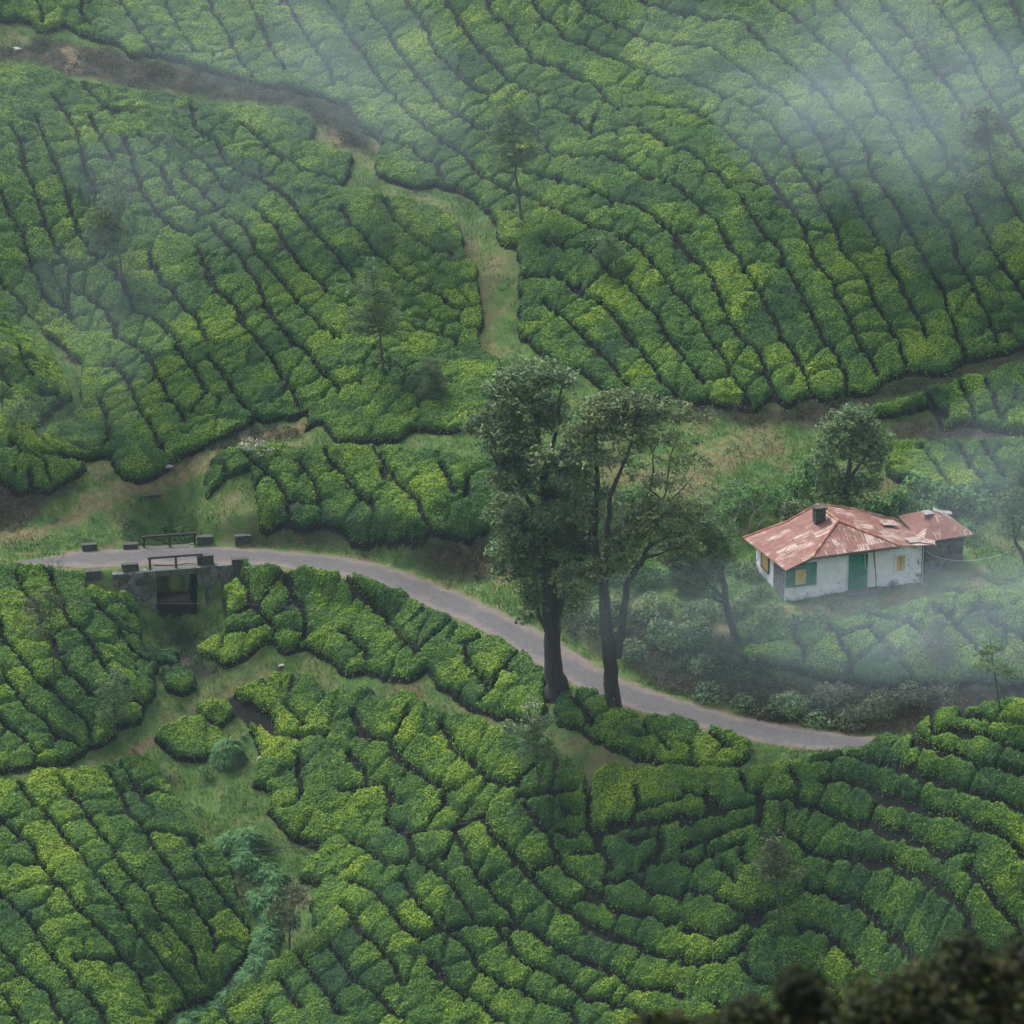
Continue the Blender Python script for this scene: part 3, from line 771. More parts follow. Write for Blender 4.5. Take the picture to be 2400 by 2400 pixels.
# ------------------------------------------------------------------ tea bushes as meshes
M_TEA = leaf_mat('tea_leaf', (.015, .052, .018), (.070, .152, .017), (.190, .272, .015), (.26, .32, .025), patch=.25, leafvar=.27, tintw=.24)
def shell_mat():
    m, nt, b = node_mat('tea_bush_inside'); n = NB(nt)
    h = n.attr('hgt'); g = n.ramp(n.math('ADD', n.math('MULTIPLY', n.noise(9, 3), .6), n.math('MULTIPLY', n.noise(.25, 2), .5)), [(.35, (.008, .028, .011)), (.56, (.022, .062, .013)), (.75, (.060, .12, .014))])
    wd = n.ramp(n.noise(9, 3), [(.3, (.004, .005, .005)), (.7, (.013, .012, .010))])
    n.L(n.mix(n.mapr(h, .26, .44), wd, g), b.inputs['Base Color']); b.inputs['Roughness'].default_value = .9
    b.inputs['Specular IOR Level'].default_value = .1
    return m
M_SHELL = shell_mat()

Hn, Wn = TX.shape
vid = np.arange(Hn*Wn).reshape(Hn, Wn)
c00, c10, c01, c11 = label[:-1, :-1], label[:-1, 1:], label[1:, :-1], label[1:, 1:]
cellab = np.maximum(np.maximum(c00, c10), np.maximum(c01, c11))
# a cell belongs to the nearest seed's bush
best = np.full(cellab.shape, 1e9); cl = np.full(cellab.shape, -1)
for L_, D_ in ((c00, dist[:-1, :-1]), (c10, dist[:-1, 1:]), (c01, dist[1:, :-1]), (c11, dist[1:, 1:])):
    b_ = (L_ >= 0) & (D_ < best); best = np.where(b_, D_, best); cl = np.where(b_, L_, cl)
hmax = np.maximum(np.maximum(CH[:-1, :-1], CH[:-1, 1:]), np.maximum(CH[1:, :-1], CH[1:, 1:]))
cl = np.where(hmax > .03, cl, -1)
Q = np.stack([vid[:-1, :-1], vid[:-1, 1:], vid[1:, 1:], vid[1:, :-1]], -1)
use = cl >= 0
QF = Q[use]; QL = cl[use]
TV = np.stack([TX, TY, ZT], -1).reshape(-1, 3).copy()
TV[:, 0] += rng.normal(0, .012, len(TV)); TV[:, 1] += rng.normal(0, .012, len(TV))
THg = CH.ravel()
# size in the picture
A_, B_, C_, D_ = (TV[QF[:, k]] for k in range(4))
ctr = (A_+C_)/2
nrm = np.cross(C_-A_, D_-B_); area = .5*np.linalg.norm(nrm, axis=1)
nrm /= (2*area[:, None]+1e-9)
vw = CAM-ctr; dd = np.linalg.norm(vw, axis=1); vw /= dd[:, None]
pu, pv = project(ctr)
infr = (pu > 0) & (pu < 2400) & (pv > 0) & (pv < 2400)
vis = np.clip((nrm*vw).sum(1), 0, 1)*area*infr
share = np.bincount(QL, vis, nb)
inview = share > .05
near_side = infr & (pu > 0)
anyview = np.bincount(QL, ((pu > -160) & (pu < 2560) & (pv > -260) & (pv < 2520)), nb) > 0
order = np.argsort(-share)
# the big trees, the house and the blurred tree in front hide some bushes
single = [k for k in order[:300]]
print('bushes in view', int(inview.sum()))
# leaves
dens = 215.0
fu = anyview[QL] & (hmax[use] > .12)
sel = np.where(fu)[0]
# thinner leafage on the woody skirt
hq = THg[QF].mean(1)
lam = dens*area*np.clip((hq-.22)/.2, .04, 1)*np.where(ctr[:, 1] > 12, .8, 1)
cnt = rng.poisson(lam[sel]); ii = np.repeat(sel, cnt)
a = rng.random(len(ii))[:, None]; b = rng.random(len(ii))[:, None]
LP = (A_[ii]*(1-a)+B_[ii]*a)*(1-b)+(D_[ii]*(1-a)+C_[ii]*a)*b
LN = nrm[ii]*.8+np.array([0, 0, .45])
LP = LP+nrm[ii]*rng.uniform(-.01, .085, (len(ii), 1))
LL = QL[ii]
print('tea leaves', len(ii))
o_ = np.argsort(LL, kind='stable'); LP = LP[o_]; LN = LN[o_]; LL = LL[o_]
LV, _ = leaf_cards(LP, LN, .125, .066, .48, .35)
# the clipped top carries the fresh shoots, older skirt leaves have shade painted in
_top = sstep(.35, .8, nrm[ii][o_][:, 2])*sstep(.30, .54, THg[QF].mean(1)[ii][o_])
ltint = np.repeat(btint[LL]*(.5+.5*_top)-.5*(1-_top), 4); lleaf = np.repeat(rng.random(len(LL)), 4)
ls = np.searchsorted(LL, np.arange(nb+1))
o_ = np.argsort(QL, kind='stable'); QF = QF[o_]; QL = QL[o_]
qs = np.searchsorted(QL, np.arange(nb+1))

def bush_mesh(name, ks, org):
    qi = np.concatenate([np.arange(qs[k], qs[k+1]) for k in ks]); li = np.concatenate([np.arange(ls[k], ls[k+1]) for k in ks])
    F = QF[qi]; u, inv = np.unique(F, return_inverse=True); inv = inv.reshape(F.shape).astype(np.int64)
    V1 = TV[u]; n1 = len(u)
    lv = (li[:, None]*4+np.arange(4)).ravel()
    V = np.vstack([V1, LV[lv]])-org
    F = inv; F2 = n1+np.arange(len(lv)).reshape(-1, 4)
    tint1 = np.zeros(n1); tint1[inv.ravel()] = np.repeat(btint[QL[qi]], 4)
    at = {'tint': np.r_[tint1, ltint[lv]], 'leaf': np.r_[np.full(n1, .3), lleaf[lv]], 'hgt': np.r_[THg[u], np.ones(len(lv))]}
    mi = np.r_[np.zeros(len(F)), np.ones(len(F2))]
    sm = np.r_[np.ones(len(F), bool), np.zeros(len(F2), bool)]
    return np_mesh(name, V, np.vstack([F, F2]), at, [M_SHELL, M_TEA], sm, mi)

BUSHPOS = np.array([[sxy[k, 0], sxy[k, 1], float(zt(sxy[k, 0], sxy[k, 1]))] for k in range(nb)])
SINGLES = single
def build_bushes():
    for k in single:
        o = link('tea_bush', bush_mesh('tea_bush', [k], BUSHPOS[k]), loc=BUSHPOS[k], label=bush_label(k), cat='tea bush', group='clipped tea bushes on the slopes')
    rest = [k for k in range(nb) if k not in set(single)]
    link('tea_bushes', bush_mesh('tea_bushes', rest, np.zeros(3)), kind='stuff', cat='tea bushes',
         label='remaining clipped green tea bushes covering the slopes in curving rows')
# ------------------------------------------------------------------ ground sheet
def px_dist(pts, r):
    P = np.array([[float(a) for a in q.split(',')] for q in pts.split()])
    P = resample(P, 20); Wp = hit(P[:, 0], P[:, 1])[:, :2]
    return seg_dist(GXm, GYm, Wp, r, np.full(GXm.shape, 9.0))
def px_poly(pts):
    P = np.array([[float(a) for a in q.split(',')] for q in pts.split()])
    P = resample(np.vstack([P, P[:1]]), 25); Wp = hit(P[:, 0], P[:, 1])[:, :2]
    return inpoly(GXm+(fbm(GXm*.9, GYm*.9, 71)-.5)*1.4, GYm+(fbm(GXm*.9, GYm*.9, 72)-.5)*1.4, Wp)
def blur(M, it):
    M = M.astype(float)
    for _ in range(it):
        M[1:-1, 1:-1] = (M[1:-1, 1:-1]*2+M[:-2, 1:-1]+M[2:, 1:-1]+M[1:-1, :-2]+M[1:-1, 2:])/6
    return M
soil = np.zeros(GXm.shape)
for pts, wd, am in [("690,262 740,300 800,345 870,385 960,440 1040,490 1085,560 1105,620 1115,700 1128,780 1150,850", .8, .62), ("1190,560 1200,660 1180,760", .5, .4),
                    ("1790,1030 1700,1062 1650,1090 1620,1140 1500,1125", 1.6, .72), ("30,1258 100,1246 180,1222 240,1160 350,1136 440,1105 520,1060 600,1030 700,1005", .7, .8),
                    ("640,1600 560,1612 490,1632 440,1680 380,1722 330,1772 250,1795 150,1810", .5, .6), ("320,1765 365,1728", .35, 1.0), ("1330,1750 1420,1775 1500,1790", .6, .6),
                    ("150,1290 250,1284 330,1275 460,1270", .4, .5), ("1860,1425 2000,1420 2140,1392", .7, .8), ("60,215 100,240 80,270", .9, .8), ("165,120 175,165", .5, 1.0),
                    ("1120,1330 1090,1300", .9, .6), ("1690,1080 1560,1130 1400,1120", 1.0, .4)]:
    d = px_dist(pts, 3.5)
    soil = np.maximum(soil, am*(1-sstep(wd*.5, wd*1.7, d+(fbm(GXm*1.7, GYm*1.7, 73)-.5)*1.2)))
soil = np.maximum(soil, .75*(1-sstep(0, .40, np.abs(dR-RHALF-.10)+(fbm(GXm*2, GYm*2, 75)-.5)*.5)))
scrub = np.zeros(GXm.shape)
SCRUBS = ["-150,70 0,110 100,90 230,110 330,140 480,170 640,200 800,240 870,330 900,370 780,330 700,250 540,235 330,200 180,185 60,140 -150,150",
          "560,1225 700,1225 850,1250 1050,1250 1160,1260 1190,1330 1120,1360 1000,1330 880,1290 700,1275 590,1262",
          "-150,1100 70,1110 170,1115 165,1150 110,1200 0,1245 -150,1250",
          "1440,1520 1560,1440 1700,1500 1790,1545 1900,1580 2300,1585 2560,1600 2560,1700 2300,1680 2100,1730 1950,1712 1800,1690 1650,1650 1500,1590",
          "1580,935 1800,960 1960,920 2060,920 2150,880 2300,840 2400,805 2550,790 2550,850 2400,850 2240,890 2120,925 2040,960 1960,1000 1900,1000 1760,990 1640,975",
          "2080,990 2300,995 2560,1005 2560,1030 2090,1035", "270,1100 410,1060 600,1000 760,1000 690,1020 500,1060 380,1110", "170,640 300,560 360,640 250,700 170,860 120,760",
          "400,1490 470,1480 480,1560 540,1550 520,1590 440,1600", "1240,1290 1420,1430 1560,1430 1600,1600 1400,1540 1300,1440"]
for s in SCRUBS: scrub = np.maximum(scrub, px_poly(s))
scrub = blur(scrub, 5)
tea_shadeG = np.zeros(GXm.shape)
tea_shadeG = bil(blur((plotid >= 0).astype(float), 3), GXm, GYm, x0=GX0, y0=GY0, s=TS)
tea_shadeG = np.where(((np.abs(ba) < 1.3) & (np.abs(bb) < 2.0)) , 1.0, tea_shadeG)  # bed under the deck painted dark, standing in for the opening's shade
gcol = fbm(GXm*.35, GYm*.35, 81, 2)

def ground_mat():
    m, nt, b = node_mat('hill_ground'); n = NB(nt)
    grass = n.ramp(n.noise(1.1, 5, .65), [(.30, (.022, .055, .016)), (.5, (.050, .100, .024)), (.68, (.100, .125, .040))])
    grass = n.mix(n.mapr(n.noise(.28, 3), .52, .68), grass, (.105, .100, .046))
    dirt = n.ramp(n.noise(2.2, 5, .65), [(.3, (.080, .055, .034)), (.5, (.125, .092, .052)), (.7, (.18, .138, .082))])
    rough = n.ramp(n.noise(2.6, 6, .7), [(.3, (.012, .013, .011)), (.5, (.032, .028, .022)), (.7, (.070, .048, .036))])
    c = n.mix(n.attr('scrub'), grass, rough)
    c = n.mix(n.mapr(n.math('ADD', n.attr('soil'), n.math('MULTIPLY', n.math('SUBTRACT', n.noise(1.6, 5, .7), .5), 1.9)), .38, 1.05), c, dirt)
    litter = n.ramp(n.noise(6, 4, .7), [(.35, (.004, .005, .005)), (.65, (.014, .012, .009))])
    c = n.mix(n.mapr(n.attr('tea'), .25, .7), c, litter)  # litter under the tea; same tone paints shade beneath the bridge
    n.L(c, b.inputs['Base Color']); b.inputs['Roughness'].default_value = .95; b.inputs['Specular IOR Level'].default_value = .15
    n.L(n.bump(n.noise(5, 6, .7), .8, .12), b.inputs['Normal'])
    return m
M_GROUND = ground_mat()

def zfar(x, y):
    """the wider country round the detailed part"""
    xc = np.clip(x, GX0, GX1); yc = np.clip(y, GY0, GY1)
    z = zt(xc, yc)
    z = z+np.maximum(y-GY1, 0)*.42+np.maximum(np.abs(x)-46, 0)*.10*np.where(y > 0, 1, .6)
    prof = np.interp(y, [-420, -300, -232, -201, -96, -80], [148, 122, 87.5, 69, -20, 0])
    t = sstep(-96, -80, y)
    z = np.where(y < -80, z*t+prof*(1-t), z)
    far = np.maximum(np.maximum(np.abs(x)-46, y-GY1), 0)
    return z+sstep(0, 60, far)*(fbm(x*.02, y*.02, 91)-.5)*40
ex = np.r_[-420, -340, -270, -210, -165, -130, -105, -85, -70, -58, -50]; ey0 = np.r_[-420, -360, -300, -270, -250, -240, -232, -224, -216, -208, -200, -190, -178, -164, -150, -136, -122, -110, -102, -96, -92, -88, -85, -82.5]
ey1 = np.r_[57, 62, 70, 82, 100, 125, 160, 210, 280, 360, 450]
X_ = np.r_[ex, gx, -ex[::-1]]; Y_ = np.r_[ey0, gy, ey1]
XX, YY = np.meshgrid(X_, Y_); ZZ = zfar(XX, YY)
ZZ[len(ey0):len(ey0)+len(gy), len(ex):len(ex)+len(gx)] = ZG
def pad(A):
    B = np.zeros(XX.shape); B[len(ey0):len(ey0)+len(gy), len(ex):len(ex)+len(gx)] = A; return B
i4 = np.arange(XX.size).reshape(XX.shape)
GF = np.stack([i4[:-1, :-1], i4[:-1, 1:], i4[1:, 1:], i4[1:, :-1]], -1).reshape(-1, 4)
me = np_mesh('ground', np.stack([XX, YY, ZZ], -1).reshape(-1, 3), GF, {'soil': pad(soil).ravel(), 'scrub': pad(scrub).ravel(), 'tea': pad(tea_shadeG).ravel()}, [M_GROUND], True)
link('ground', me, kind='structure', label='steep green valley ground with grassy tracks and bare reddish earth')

# ------------------------------------------------------------------ road
def road_mat():
    m, nt, b = node_mat('worn_asphalt'); n = NB(nt)
    pale = n.ramp(n.noise(3.0, 6, .7), [(.3, (.060, .046, .041)), (.7, (.106, .083, .073))])
    dark = n.ramp(n.noise(4.0, 6, .7), [(.3, (.026, .025, .028)), (.7, (.055, .051, .055))])
    e = n.math('ADD', n.mapr(n.attr('across'), .25, .95), n.math('MULTIPLY', n.math('SUBTRACT', n.noise(.55, 4, .6), .5), 2.2))
    c = n.mix(n.mapr(e, .25, .75), dark, pale)
    crack = n.mapr(n.noise(1.3, 8, .8, dist=1.2), .492, .508)
    c = n.mix(n.mapr(n.noise(9, 4, .7), .58, .66), c, (.05, .042, .036))
    n.L(c, b.inputs['Base Color']); b.inputs['Roughness'].default_value = .8
    n.L(n.bump(n.noise(14, 5, .7), .5, .02), b.inputs['Normal'])
    return m
M_ROAD = road_mat()
T = np.gradient(ROADZ[:, :2], axis=0); T /= np.linalg.norm(T, axis=1)[:, None]
NR = np.stack([-T[:, 1], T[:, 0]], 1)
ac = np.linspace(-1, 1, 13); V = []; at = []
for k in range(len(ROADZ)):
    for s_ in ac:
        edge = RHALF*.97*min(1, .12+k*.5/4.5)*(1+(.26*(vnoise(np.float64(k*.8), np.float64(3 if s_ > 0 else 8), 5)-.5)))*s_
        p = ROADZ[k, :2]+NR[k]*edge
        V.append((p[0], p[1], float(bil(Zc*0+0, p[0], p[1], s=.4))+ROADZ[k, 2]+.05-.045*abs(s_)**3)); at.append(abs(s_))
F = [(k*13+i, k*13+i+1, (k+1)*13+i+1, (k+1)*13+i) for k in range(len(ROADZ)-1) for i in range(12)]
F = [f[::-1] for f in F] if NR[0, 1] > 0 and T[0, 0] < 0 else F
me = np_mesh('road', np.array(V), np.array(F), {'across': at}, [M_ROAD], True)
link('road', me, kind='structure', label='narrow worn asphalt road curving past the bridge and tall trees')

# ------------------------------------------------------------------ grass and undergrowth
M_GRASS = leaf_mat('grass_blade', (.030, .075, .014), (.075, .140, .022), (.135, .195, .035), (.18, .18, .07), patch=.5, leafvar=.5, tintw=.5)
M_SCRUB = leaf_mat('undergrowth_leaf', (.014, .026, .014), (.035, .052, .022), (.085, .075, .038), (.12, .09, .05), patch=.8, leafvar=.7, tintw=.4)
def scatter(mask, dens, reg=None):
    """random points on ground cells by density mask (per square metre)"""
    lam = (mask*dens*GS*GS)
    cnt = rng.poisson(np.clip(lam, 0, 50)); jj, ii = np.nonzero(cnt); c = cnt[jj, ii]
    jj = np.repeat(jj, c); ii = np.repeat(ii, c)
    x = gx[ii]+rng.uniform(-.5, .5, len(ii))*GS; y = gy[jj]+rng.uniform(-.5, .5, len(ii))*GS
    return np.stack([x, y, zt(x, y)], 1)
Pu, Pv = project(np.stack([GXm, GYm, ZG], -1))
fmask = (Pu > -120) & (Pu < 2520) & (Pv > -150) & (Pv < 2480)
houseM = ((la > -.2) & (la < 12.8) & (lb > -.2) & (lb < 6.0))
bridgeM = (np.abs(ba) < 5) & (np.abs(bb) < 2.0)
free = fmask & (tea_shadeG < .25) & (dR > RHALF+.1) & ~houseM & ~bridgeM
lush = sstep(.35, .65, fbm(GXm*.5, GYm*.5, 95))
gm = (free | (fmask & (dR > .2) & (GXm < ROADZ[6, 0])))*(1-.85*soil)*(1-.6*scrub)*(.35+.65*lush)
P = scatter(gm, 130)
n = len(P); r = rng
hgt_ = (.05+.10*r.random(n))*(.6+1.2*fbm(P[:, 0]*.6, P[:, 1]*.6, 97))
az = r.random(n)*2*math.pi; dv = np.stack([np.cos(az), np.sin(az), np.zeros(n)], 1)
ln_ = r.normal(0, .5, (n, 1))*dv[:, [1, 0, 2]]
Vt = np.stack([P-dv*.022-[0, 0, .02], P+dv*.022-[0, 0, .02], P+(np.array([0, 0, 1.])+ln_)*hgt_[:, None]*1.3], 1).reshape(-1, 3)
F = np.arange(3*n).reshape(n, 3)
tt = vnoise(P[:, 0]*1.3, P[:, 1]*1.3, 98)
link('grass', np_mesh('grass', Vt, F, {'tint': np.repeat(tt, 3), 'leaf': np.repeat(r.random(n), 3)}, [M_GRASS]), kind='stuff', cat='grass',
     label='short rough green grass on the verges, tracks and clearings')
print('grass', n)
sm_ = free*np.clip(scrub*1.0+.02, 0, 1)*(.2+.8*sstep(.4, .6, fbm(GXm*.8, GYm*.8, 99)))
P = scatter(sm_, 24); n0 = len(P)
hh = .12+.42*r.random(n0)*fbm(P[:, 0]*.9, P[:, 1]*.9, 101)*1.4
c = 16
PP = np.repeat(P, c, 0)+np.stack([r.normal(0, .16, n0*c), r.normal(0, .16, n0*c), np.repeat(hh, c)*r.random(n0*c)], 1)
NN = r.normal(0, .4, PP.shape)+[0, -.2, .8]
link('undergrowth', cloud_mesh('undergrowth', PP, NN, .15, .05, M_SCRUB, (0, 0, 0), np.repeat(vnoise(P[:, 0]*.9, P[:, 1]*.9, 102), c), .8), kind='stuff', cat='undergrowth',
     label='dark brownish weeds and undergrowth on the steep banks')
print('undergrowth', len(PP))
lushm = np.zeros(GXm.shape)
for s in ["1170,1060 1300,1120 1500,1160 1640,1200 1720,1300 1740,1400 1730,1500 1640,1560 1500,1540 1380,1500 1280,1420 1200,1330 1160,1200", "1750,1420 1860,1440 2000,1430 2180,1400 2330,1360 2400,1360 2400,1395 2250,1400 2100,1440 2000,1460 1860,1470 1740,1540 1720,1460",
          "300,1400 560,1400 540,1560 420,1570 360,1500", "340,1180 430,1180 460,1240 420,1290 330,1290 280,1240", "2080,1160 2400,1160 2400,1300 2320,1340 2290,1280 2200,1210", "520,1950 600,1960 680,2060 660,2200 600,2260 480,2380 420,2380 560,2180 560,2060", "1560,1480 1740,1500 1900,1570 1900,1640 1700,1600 1560,1560"]:
    lushm = np.maximum(lushm, px_poly(s))
lushm = blur(lushm, 4)
P = scatter(free*lushm*sstep(.38, .62, fbm(GXm*.7, GYm*.7, 109)), 26); n0 = len(P)
hh = .15+.75*r.random(n0)*fbm(P[:, 0]*.7, P[:, 1]*.7, 110)**1.5
PP = np.repeat(P, c, 0)+np.stack([r.normal(0, .17, n0*c), r.normal(0, .17, n0*c), np.repeat(hh, c)*r.random(n0*c)**.6], 1)
NN = r.normal(0, .4, PP.shape)+[0, -.2, .8]
M_WEED = leaf_mat('weed_leaf', (.014, .040, .022), (.034, .085, .032), (.075, .14, .04), patch=.7, leafvar=.6, tintw=.5)
link('weeds', cloud_mesh('weeds', PP, NN, .15, .06, M_WEED, (0, 0, 0), np.repeat(vnoise(P[:, 0]*.9, P[:, 1]*.9, 112), c), .7), kind='stuff', cat='weeds',
     label='knee high green weeds and ground cover behind the tall trees and round the house')
print('weeds', len(PP))
# ------------------------------------------------------------------ stone house with the rusty roof
HR = np.stack([EX, EY, [0, 0, 1.]])
def HW(a, b, h): return HO+np.asarray(a)*EX+np.asarray(b)*EY+np.array([0, 0, 1.])*h

def plaster_mat():
    m, nt, b = node_mat('limewashed_plaster'); n = NB(nt)
    base = n.ramp(n.noise(1.2, 5, .65), [(.3, (.52, .52, .56)), (.7, (.74, .74, .78))])
    sep = nt.nodes.new('ShaderNodeSeparateXYZ'); n.L(n.pos(), sep.inputs[0])
    # flaking away to dark mouldy stone, mostly at the foot and the right-hand end
    low = n.mapr(sep.outputs[2], 4.6, 2.9); rgt = n.mapr(sep.outputs[0], 22.2, 26.0)
    f = n.math('ADD', n.math('MULTIPLY', rgt, .36), n.math('MULTIPLY', low, .10))
    f = n.math('ADD', f, n.math('MULTIPLY', n.math('SUBTRACT', n.noise(2.6, 7, .75), .5), 1.5))
    f = n.mapr(f, .16, .34)
    stone = n.ramp(n.noise(6, 4, .6), [(.35, (.05, .05, .055)), (.65, (.19, .18, .18))])
    c = n.mix(f, base, stone)
    c = n.mix(n.mapr(n.math('ADD', low, n.math('MULTIPLY', n.math('SUBTRACT', n.noise(1.5, 4), .5), .9)), .82, 1.15), c, (.16, .13, .11))
    n.L(c, b.inputs['Base Color']); b.inputs['Roughness'].default_value = .92
    n.L(n.bump(n.noise(7, 5, .7), .5, .03), b.inputs['Normal']); return m
def stone_mat(name, lo, hi, mortar, scale=3.2, moss=0.):
    m, nt, b = node_mat(name); n = NB(nt)
    v = nt.nodes.new('ShaderNodeTexVoronoi'); v.feature = 'DISTANCE_TO_EDGE'; v.inputs['Scale'].default_value = scale
    n.L(n.pos(), v.inputs['Vector'])
    v2 = nt.nodes.new('ShaderNodeTexVoronoi'); v2.inputs['Scale'].default_value = scale; n.L(n.pos(), v2.inputs['Vector'])
    sep = nt.nodes.new('ShaderNodeSeparateColor'); n.L(v2.outputs['Color'], sep.inputs[0])
    c = n.mix(sep.outputs[0], lo, hi)
    c = n.mix(n.mapr(v.outputs['Distance'], .0, .06, 1, 0), c, mortar)
    if moss: c = n.mix(n.mapr(n.noise(1.6, 5, .7), .56-moss*.2, .64), c, (.035, .055, .018))
    n.L(c, b.inputs['Base Color']); b.inputs['Roughness'].default_value = .93
    n.L(n.bump(v.outputs['Distance'], .7, .05), b.inputs['Normal']); return m
def rust_mat():
    m, nt, b = node_mat('rusty_roof_sheet'); n = NB(nt)
    uv = nt.nodes.new('ShaderNodeUVMap'); uv.uv_map = 'UVMap'
    sp = nt.nodes.new('ShaderNodeSeparateXYZ'); n.L(uv.outputs[0], sp.inputs[0])
    cu = n.math('FLOOR', n.math('DIVIDE', sp.outputs[0], .72))
    w1 = nt.nodes.new('ShaderNodeTexWhiteNoise'); w1.noise_dimensions = '1D'; n.L(cu, w1.inputs['W'])
    cv = n.math('FLOOR', n.math('ADD', n.math('DIVIDE', sp.outputs[1], 1.35), w1.outputs['Value']))
    cmb = nt.nodes.new('ShaderNodeCombineXYZ'); n.L(cu, cmb.inputs[0]); n.L(cv, cmb.inputs[1])
    w2 = nt.nodes.new('ShaderNodeTexWhiteNoise'); n.L(cmb.outputs[0], w2.inputs['Vector'])
    sc = nt.nodes.new('ShaderNodeMapping'); sc.inputs['Scale'].default_value = (9.0, .8, 1); n.L(uv.outputs[0], sc.inputs[0])
    streak = n.noise(1.0, 6, .75, vec=sc.outputs[0])
    sc2 = nt.nodes.new('ShaderNodeMapping'); sc2.inputs['Scale'].default_value = (1.3, 1.0, 1); n.L(uv.outputs[0], sc2.inputs[0])
    blot = n.noise(1.0, 5, .7, vec=sc2.outputs[0])
    f = n.math('ADD', n.math('MULTIPLY', n.math('SUBTRACT', streak, .5), 2.3), n.math('MULTIPLY', n.math('SUBTRACT', w2.outputs['Value'], .5), .5))
    f = n.math('ADD', f, n.math('MULTIPLY', n.math('SUBTRACT', blot, .5), .9))
    rust = n.ramp(n.noise(2.2, 5, .7), [(.3, (.075, .029, .024)), (.5, (.135, .048, .036)), (.72, (.205, .085, .058))])
    pale = n.ramp(n.noise(5, 4, .7), [(.3, (.25, .18, .15)), (.7, (.40, .33, .29))])
    c = n.mix(n.mapr(f, .07, .30), rust, pale)
    # overlaps of the sheets
    fr = n.math('FRACT', n.math('DIVIDE', sp.outputs[0], .72))
    c = n.mix(n.mapr(n.math('ABSOLUTE', n.math('SUBTRACT', fr, .5)), .455, .49), c, n.mix(.55, c, (.05, .025, .02)))
    n.L(c, b.inputs['Base Color']); b.inputs['Roughness'].default_value = .75; b.inputs['Metallic'].default_value = .0
    wv = nt.nodes.new('ShaderNodeMath'); wv.operation = 'SINE'; n.L(n.math('MULTIPLY', sp.outputs[0], 2*math.pi/.12), wv.inputs[0])
    n.L(n.bump(wv.outputs[0], .6, .02), b.inputs['Normal']); return m
M_PLASTER = plaster_mat()
M_DSTONE = stone_mat('dark_rubble_stone', (.035, .037, .045), (.10, .10, .11), (.15, .15, .155), 3.0)
M_MOSSSTONE = stone_mat('mossy_bridge_stone', (.035, .037, .042), (.15, .145, .145), (.02, .02, .02), 2.2, moss=.30)
M_RUST = rust_mat()
M_TEAL = plain_mat('teal_paint', [(.010, .11, .085), (.016, .17, .125), (.03, .21, .165)], 2.5, .6, .2)
M_YELLOW = plain_mat('yellow_shutter_paint', [(.40, .27, .07), (.52, .37, .11)], 3, .65, .2)
M_DWOOD = plain_mat('dark_timber', [(.015, .014, .015), (.05, .043, .04)], 6, .9, .5)
M_PIPE = plain_mat('grey_pipe', [(.35, .36, .38), (.5, .5, .52)], 8, .6, .1)
M_SOOT = plain_mat('sooty_stone', [(.012, .014, .014), (.05, .05, .045), (.07, .085, .05)], 5, .95, .8)
M_CONC = plain_mat('mossy_concrete', [(.030, .036, .028), (.075, .078, .068), (.05, .07, .03)], 4, .95, .7)
M_STEP = plain_mat('worn_stone_step', [(.05, .04, .036), (.12, .10, .09)], 4, .95, .6)

RV = {'A': (4.2, 2.2, 4.0), 'B': (3.8, 5.0, 4.06), 'C': (6.3, 5.2, 3.4), 'E1': (-.78, 5.8, 1.98), 'E2': (-.17, -.62, 2.3), 'E3': (1.54, -.5, 2.92), 'E4': (7.33, -.5, 3.06),
      'E5': (9.75, -.5, 2.86), 'E6': (9.45, 5.3, 2.25), 'E7': (4.0, 6.5, 2.9), 'M': (2.0, 5.4, 2.95), 'N': (8.3, 2.4, 3.0), 'K': (2.2, 2.2, 3.22)}
RT = [('A', 'B', 'K', 'L'), ('B', 'M', 'K', 'L'), ('K', 'M', 'E1', 'L'), ('K', 'E1', 'E2', 'L'), ('K', 'E2', 'E3', 'L'), ('A', 'K', 'E3', 'L'), ('A', 'E3', 'E4', 'F'),
      ('A', 'E4', 'N', 'R'), ('N', 'E4', 'E5', 'R'), ('N', 'E5', 'E6', 'R'), ('A', 'N', 'C', 'R'), ('N', 'E6', 'C', 'R'), ('A', 'C', 'B', 'R'),
      ('B', 'C', 'E7', 'P'), ('C', 'E6', 'E7', 'P'), ('B', 'E7', 'M', 'P'), ('M', 'E7', 'E1', 'P')]
def tri_h(RV, RT, a, b):
    best = None
    for p, q, r_, _ in RT:
        A, B, C = (np.array(RV[k]) for k in (p, q, r_))
        d = (B[0]-A[0])*(C[1]-A[1])-(C[0]-A[0])*(B[1]-A[1])
        if abs(d) < 1e-9: continue
        s = ((a-A[0])*(C[1]-A[1])-(C[0]-A[0])*(b-A[1]))/d; t = ((B[0]-A[0])*(b-A[1])-(a-A[0])*(B[1]-A[1]))/d
        if s >= -.02 and t >= -.02 and s+t <= 1.02:
            h = A[2]+s*(B[2]-A[2])+t*(C[2]-A[2])
            best = h if best is None else min(best, h)
    return 2.3 if best is None else best
